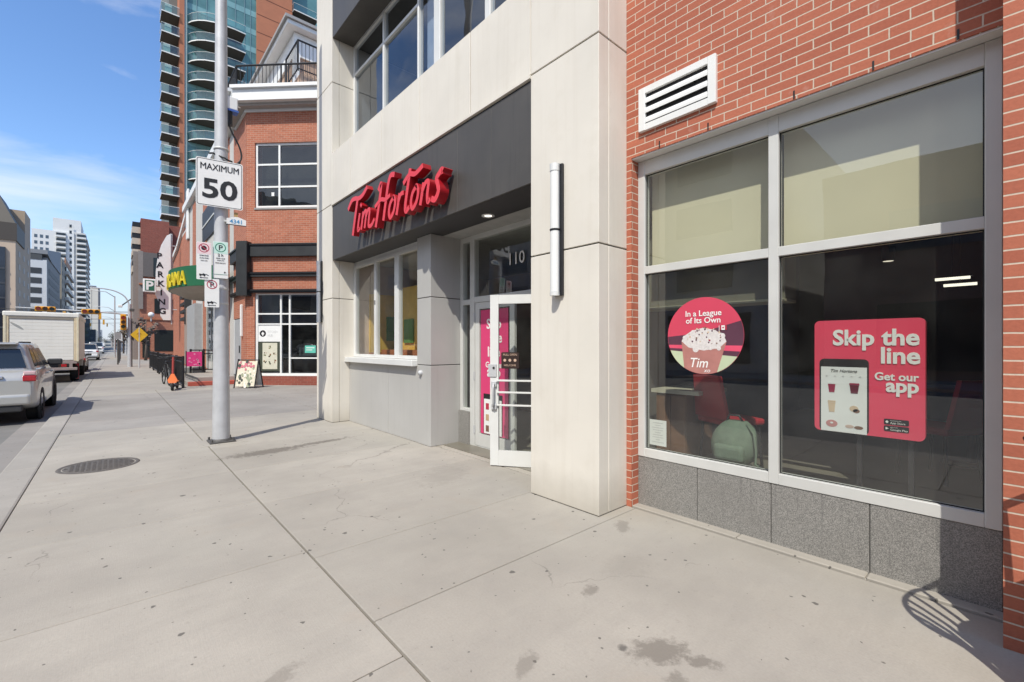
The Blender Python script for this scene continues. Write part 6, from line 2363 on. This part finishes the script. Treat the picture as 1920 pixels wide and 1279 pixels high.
# A-frame board
t = thing('sidewalk_board', 'folding pavement board covered in flower pictures by the shop window', 'signboard', (3.60, 18.15, 0), R(-42))
m = MB()
fl = plain('cream flower board', (0.66, 0.60, 0.47), 0.7)
m.prism([(-0.42, -0.30, 0.08), (0.42, -0.30, 0.08), (0.42, -0.03, 1.14), (-0.42, -0.03, 1.14)], (0, 0.03, 0.008), fl)
m.build('front_panel', parent=t)
m = MB()
m.prism([(-0.42, 0.30, 0.08), (0.42, 0.30, 0.08), (0.42, 0.04, 1.14), (-0.42, 0.04, 1.14)], (0, -0.03, 0.008), white_sheet)
m.build('back_panel', parent=t)
m = MB()
for s_ in (-1, 1):
    m.cyl((0.44 * s_, -0.33, 0), (0.44 * s_, -0.01, 1.24), 0.026, black_metal, n=8)
    m.cyl((0.44 * s_, 0.33, 0), (0.44 * s_, 0.02, 1.24), 0.026, black_metal, n=8)
m.cyl((-0.44, -0.01, 1.2), (0.44, -0.01, 1.2), 0.02, black_metal, n=8)
m.build('frame', parent=t)
m = MB()
random.seed(13)
fc = [plain('rose petal', (0.55, 0.16, 0.20), 0.7), plain('dark leaf print', (0.05, 0.06, 0.05), 0.7), plain('pale petal', (0.78, 0.72, 0.6), 0.7), plain('sage print', (0.3, 0.33, 0.22), 0.7)]
for i in range(64):
    k = random.random()
    x = random.uniform(-.37, .37)
    y_, z_ = -0.30 + 0.27 * k, 0.08 + 1.06 * k
    mt = fc[0] if k > 0.62 and random.random() < .7 else random.choice(fc[1:])
    rr = random.uniform(.03, .085)
    pts = [(x + rr * math.cos(j * PI / 4) * random.uniform(.6, 1), y_ - 0.006 + 0.24 * rr * math.sin(j * PI / 4), z_ + 0.95 * rr * math.sin(j * PI / 4)) for j in range(8)]
    m.face([(p[0], p[1] - 0.00025 * i, p[2]) for p in pts], mt)
m.build('flower_print', parent=t)
t.scale = (0.82, 0.82, 0.82)

# small round lamp of the far building
t = thing('globe_lamp', 'white globe lamp on a bracket before the far brick wall', 'lamp', (3.0, 61.7, 4.5))
m = MB()
m.sphere((0, -0.3, 0.3), 0.28, white_paint)
m.build('globe', parent=t)
m = MB()
m.cyl((0, -0.3, -0.4), (0, -0.3, 0.05), 0.06, steel, n=8)
m.cyl((0, -0.3, -0.35), (0, 0.25, -0.35), 0.05, steel, n=8)
m.build('bracket', parent=t)

# litter bin just beyond the frame: its flared bars throw the striped shadow
t = thing('litter_bin', 'flared steel slat litter bin standing before the brick pier', 'bin', (2.78, -0.385, 0))
m = MB()
m.lathe([(0.0, 0.10), (0.20, 0.10), (0.205, 0.90), (0.19, 0.91), (0.0, 0.89)], steel_dark, n=28)
m.build('liner', parent=t)
for i in range(24):
    a_ = 2 * PI * i / 24
    m = MB()
    m.tube([(r_ * math.cos(a_), r_ * math.sin(a_), z_) for r_, z_ in ((0.20, 0.06), (0.225, 0.35), (0.235, 0.65), (0.255, 0.86), (0.30, 1.02), (0.34, 1.12))], 0.013, black_metal, 6)
    m.build('bar', parent=t)
m = MB()
m.tube([(0.34 * math.cos(2 * PI * i / 40), 0.34 * math.sin(2 * PI * i / 40), 1.12) for i in range(41)], 0.014, black_metal, 8)
m.build('top_ring', parent=t)
m = MB()
m.lathe([(0.0, 0.0), (0.24, 0.0), (0.24, 0.05), (0.0, 0.05)], black_metal, n=28)
m.build('foot', parent=t)

# ------------------------------------------------------------------ street trees, lamp posts and wires far down the road
leaf_a = plain('spring leaf', (0.085, 0.10, 0.035), 0.8, 0, 0.4, 3)
leaf_b = plain('dull leaf', (0.06, 0.065, 0.03), 0.8, 0, 0.4, 3)
bark = plain('grey bark', (0.14, 0.11, 0.09), 0.9, 0, 0.2, 8)
def tree(x, y, h_, r_, n, lf, label, seed, group):
    rd = random.Random(seed)
    t = thing('street_tree', label, 'tree', (x, y, 0), group=group)
    m = MB()
    m.tube([(0, 0, 0), (0.05, 0, h_ * .3), (0, 0.05, h_ * .6), (0.05, 0, h_ * .95)], lambda k: 0.14 * (1 - k * .85), bark, 7)
    limbs = []
    for i in range(9):
        a_ = rd.uniform(0, 2 * PI)
        z0 = h_ * rd.uniform(.32, .7)
        e = Vector((math.cos(a_) * r_ * rd.uniform(.6, .95), math.sin(a_) * r_ * rd.uniform(.6, .95), z0 + h_ * rd.uniform(.1, .3)))
        m.tube([(0, 0, z0), (e.x * .5, e.y * .5, z0 + (e.z - z0) * .6), tuple(e)], lambda k: 0.05 * (1 - k * .8), bark, 5)
        limbs.append((Vector((0, 0, z0)), e))
    m.build('trunk', parent=t)
    m = MB()
    for i in range(n):
        a, b = rd.choice(limbs)
        p = a.lerp(b, rd.uniform(.45, 1.1)) + Vector((rd.gauss(0, r_ * .16), rd.gauss(0, r_ * .16), rd.gauss(0, r_ * .16)))
        s_ = rd.uniform(.10, .24)
        u = Vector((rd.uniform(-1, 1), rd.uniform(-1, 1), rd.uniform(-1, 1))).normalized()
        v = u.orthogonal().normalized()
        m.face([p + u * s_, p + v * s_ * .6, p - u * s_, p - v * s_ * .6], lf)
    m.build('crown', parent=t)
tree(-12.5, 190, 8.5, 3.4, 1100, leaf_a, 'small green street tree, nearest in the row on the left far away', 1, 'street trees far down the left side')
tree(-12.3, 225, 9.5, 3.8, 1100, leaf_b, 'dull green street tree, second in the row on the left far away', 2, 'street trees far down the left side')
tree(-12.2, 270, 10.0, 4.2, 1000, leaf_a, 'green street tree at the far end of the row on the left', 3, 'street trees far down the left side')
tree(2.4, 58, 4.4, 1.0, 220, bark, 'thin bare street tree before the dark red brick wall', 4, 'bare street trees on the right pavement')
tree(1.6, 82, 5.0, 1.3, 260, bark, 'bare street tree just past the traffic mast', 5, 'bare street trees on the right pavement')
tree(1.4, 112, 5.2, 1.4, 240, leaf_b, 'twiggy street tree in the middle of the right pavement row', 6, 'bare street trees on the right pavement')
tree(1.8, 150, 6.0, 1.8, 320, bark, 'brown twiggy tree fourth along the right pavement', 7, 'bare street trees on the right pavement')
tree(1.5, 200, 7.0, 2.4, 420, leaf_b, 'dull olive tree fifth along the right pavement', 8, 'bare street trees on the right pavement')
tree(0.8, 270, 7.5, 3.0, 500, bark, 'brown twiggy tree furthest along the right pavement', 9, 'bare street trees on the right pavement')
tree(-6.5, 420, 8.0, 4.0, 700, leaf_b, 'dull tree at the far end of the street, right under the sky gap', 10, 'street trees far down the left side')
def lamp_post(x, y, side, label):
    t = thing('street_lamp', label, 'street lamp', (x, y, 0), group='distant street lamps')
    m = MB()
    m.cyl((0, 0, 0), (0, 0, 7.6), 0.09, steel, 0.06, n=8)
    m.build('post', parent=t)
    m = MB()
    m.tube([(0, 0, 7.5), (side * .8, 0, 8.1), (side * 2.4, 0, 8.2)], 0.045, steel, 6)
    m.build('arm', parent=t)
    m = MB()
    m.box(side * 2.4 - 0.3, -0.12, 8.08, side * 2.4 + 0.3, 0.12, 8.22, white_paint, 0.03)
    m.build('lamp_head', parent=t)
for i, y in enumerate((74, 104, 140, 185)):
    lamp_post(0.1, y, -1, ['grey street lamp first beyond the traffic mast', 'grey street lamp second beyond the traffic mast', 'grey street lamp third beyond the traffic mast', 'grey street lamp most distant on the right kerb'][i])
for i, (y, z) in enumerate(((72, 5.6), (98, 5.9), (150, 7.2))):
    t = thing('span_wire', ['span wire across the road just past the mast', 'second span wire across the far road', 'furthest span wire with hanging signals'][i], 'wire', (0.3, y, 0), group='span wires across the far road')
    m = MB()
    m.tube([(1.2, 0, z), (-5, 0, z - 0.25), (-13, 0, z)], 0.035, black_metal, 5)
    m.build('cable', parent=t)
    for x in (-1.5, -4.5):
        m = MB()
        m.box(x - 0.12, -0.1, z - 1.0, x + 0.12, 0.1, z - 0.2, sig_y)
        m.build('hanging_signal', parent=t)
    for x in (1.25, -13.05):
        m = MB()
        m.cyl((x, 0, 0), (x, 0, z + 0.3), 0.09, steel, n=8)
        m.build('post', parent=t)
# posts and small signs along the far right kerb
for i, y in enumerate((47, 52, 58, 66)):
    t = thing('kerb_post', ['dark kerb post first past the mast', 'dark kerb post second past the mast', 'dark kerb post third past the mast', 'dark kerb post fourth past the mast'][i], 'post', (0.25 + 0.1 * i, y, 0), group='kerb posts past the mast')
    m = MB()
    m.cyl((0, 0, 0), (0, 0, 2.6), 0.05, steel_dark, n=8)
    m.build('post', parent=t)
    m = MB()
    m.box(-0.2, -0.06, 2.0, 0.2, -0.05, 2.55, white_sheet if i % 2 else plain('kerb sign grey', (0.3, 0.3, 0.3), 0.6))
    m.build('plate', parent=t)
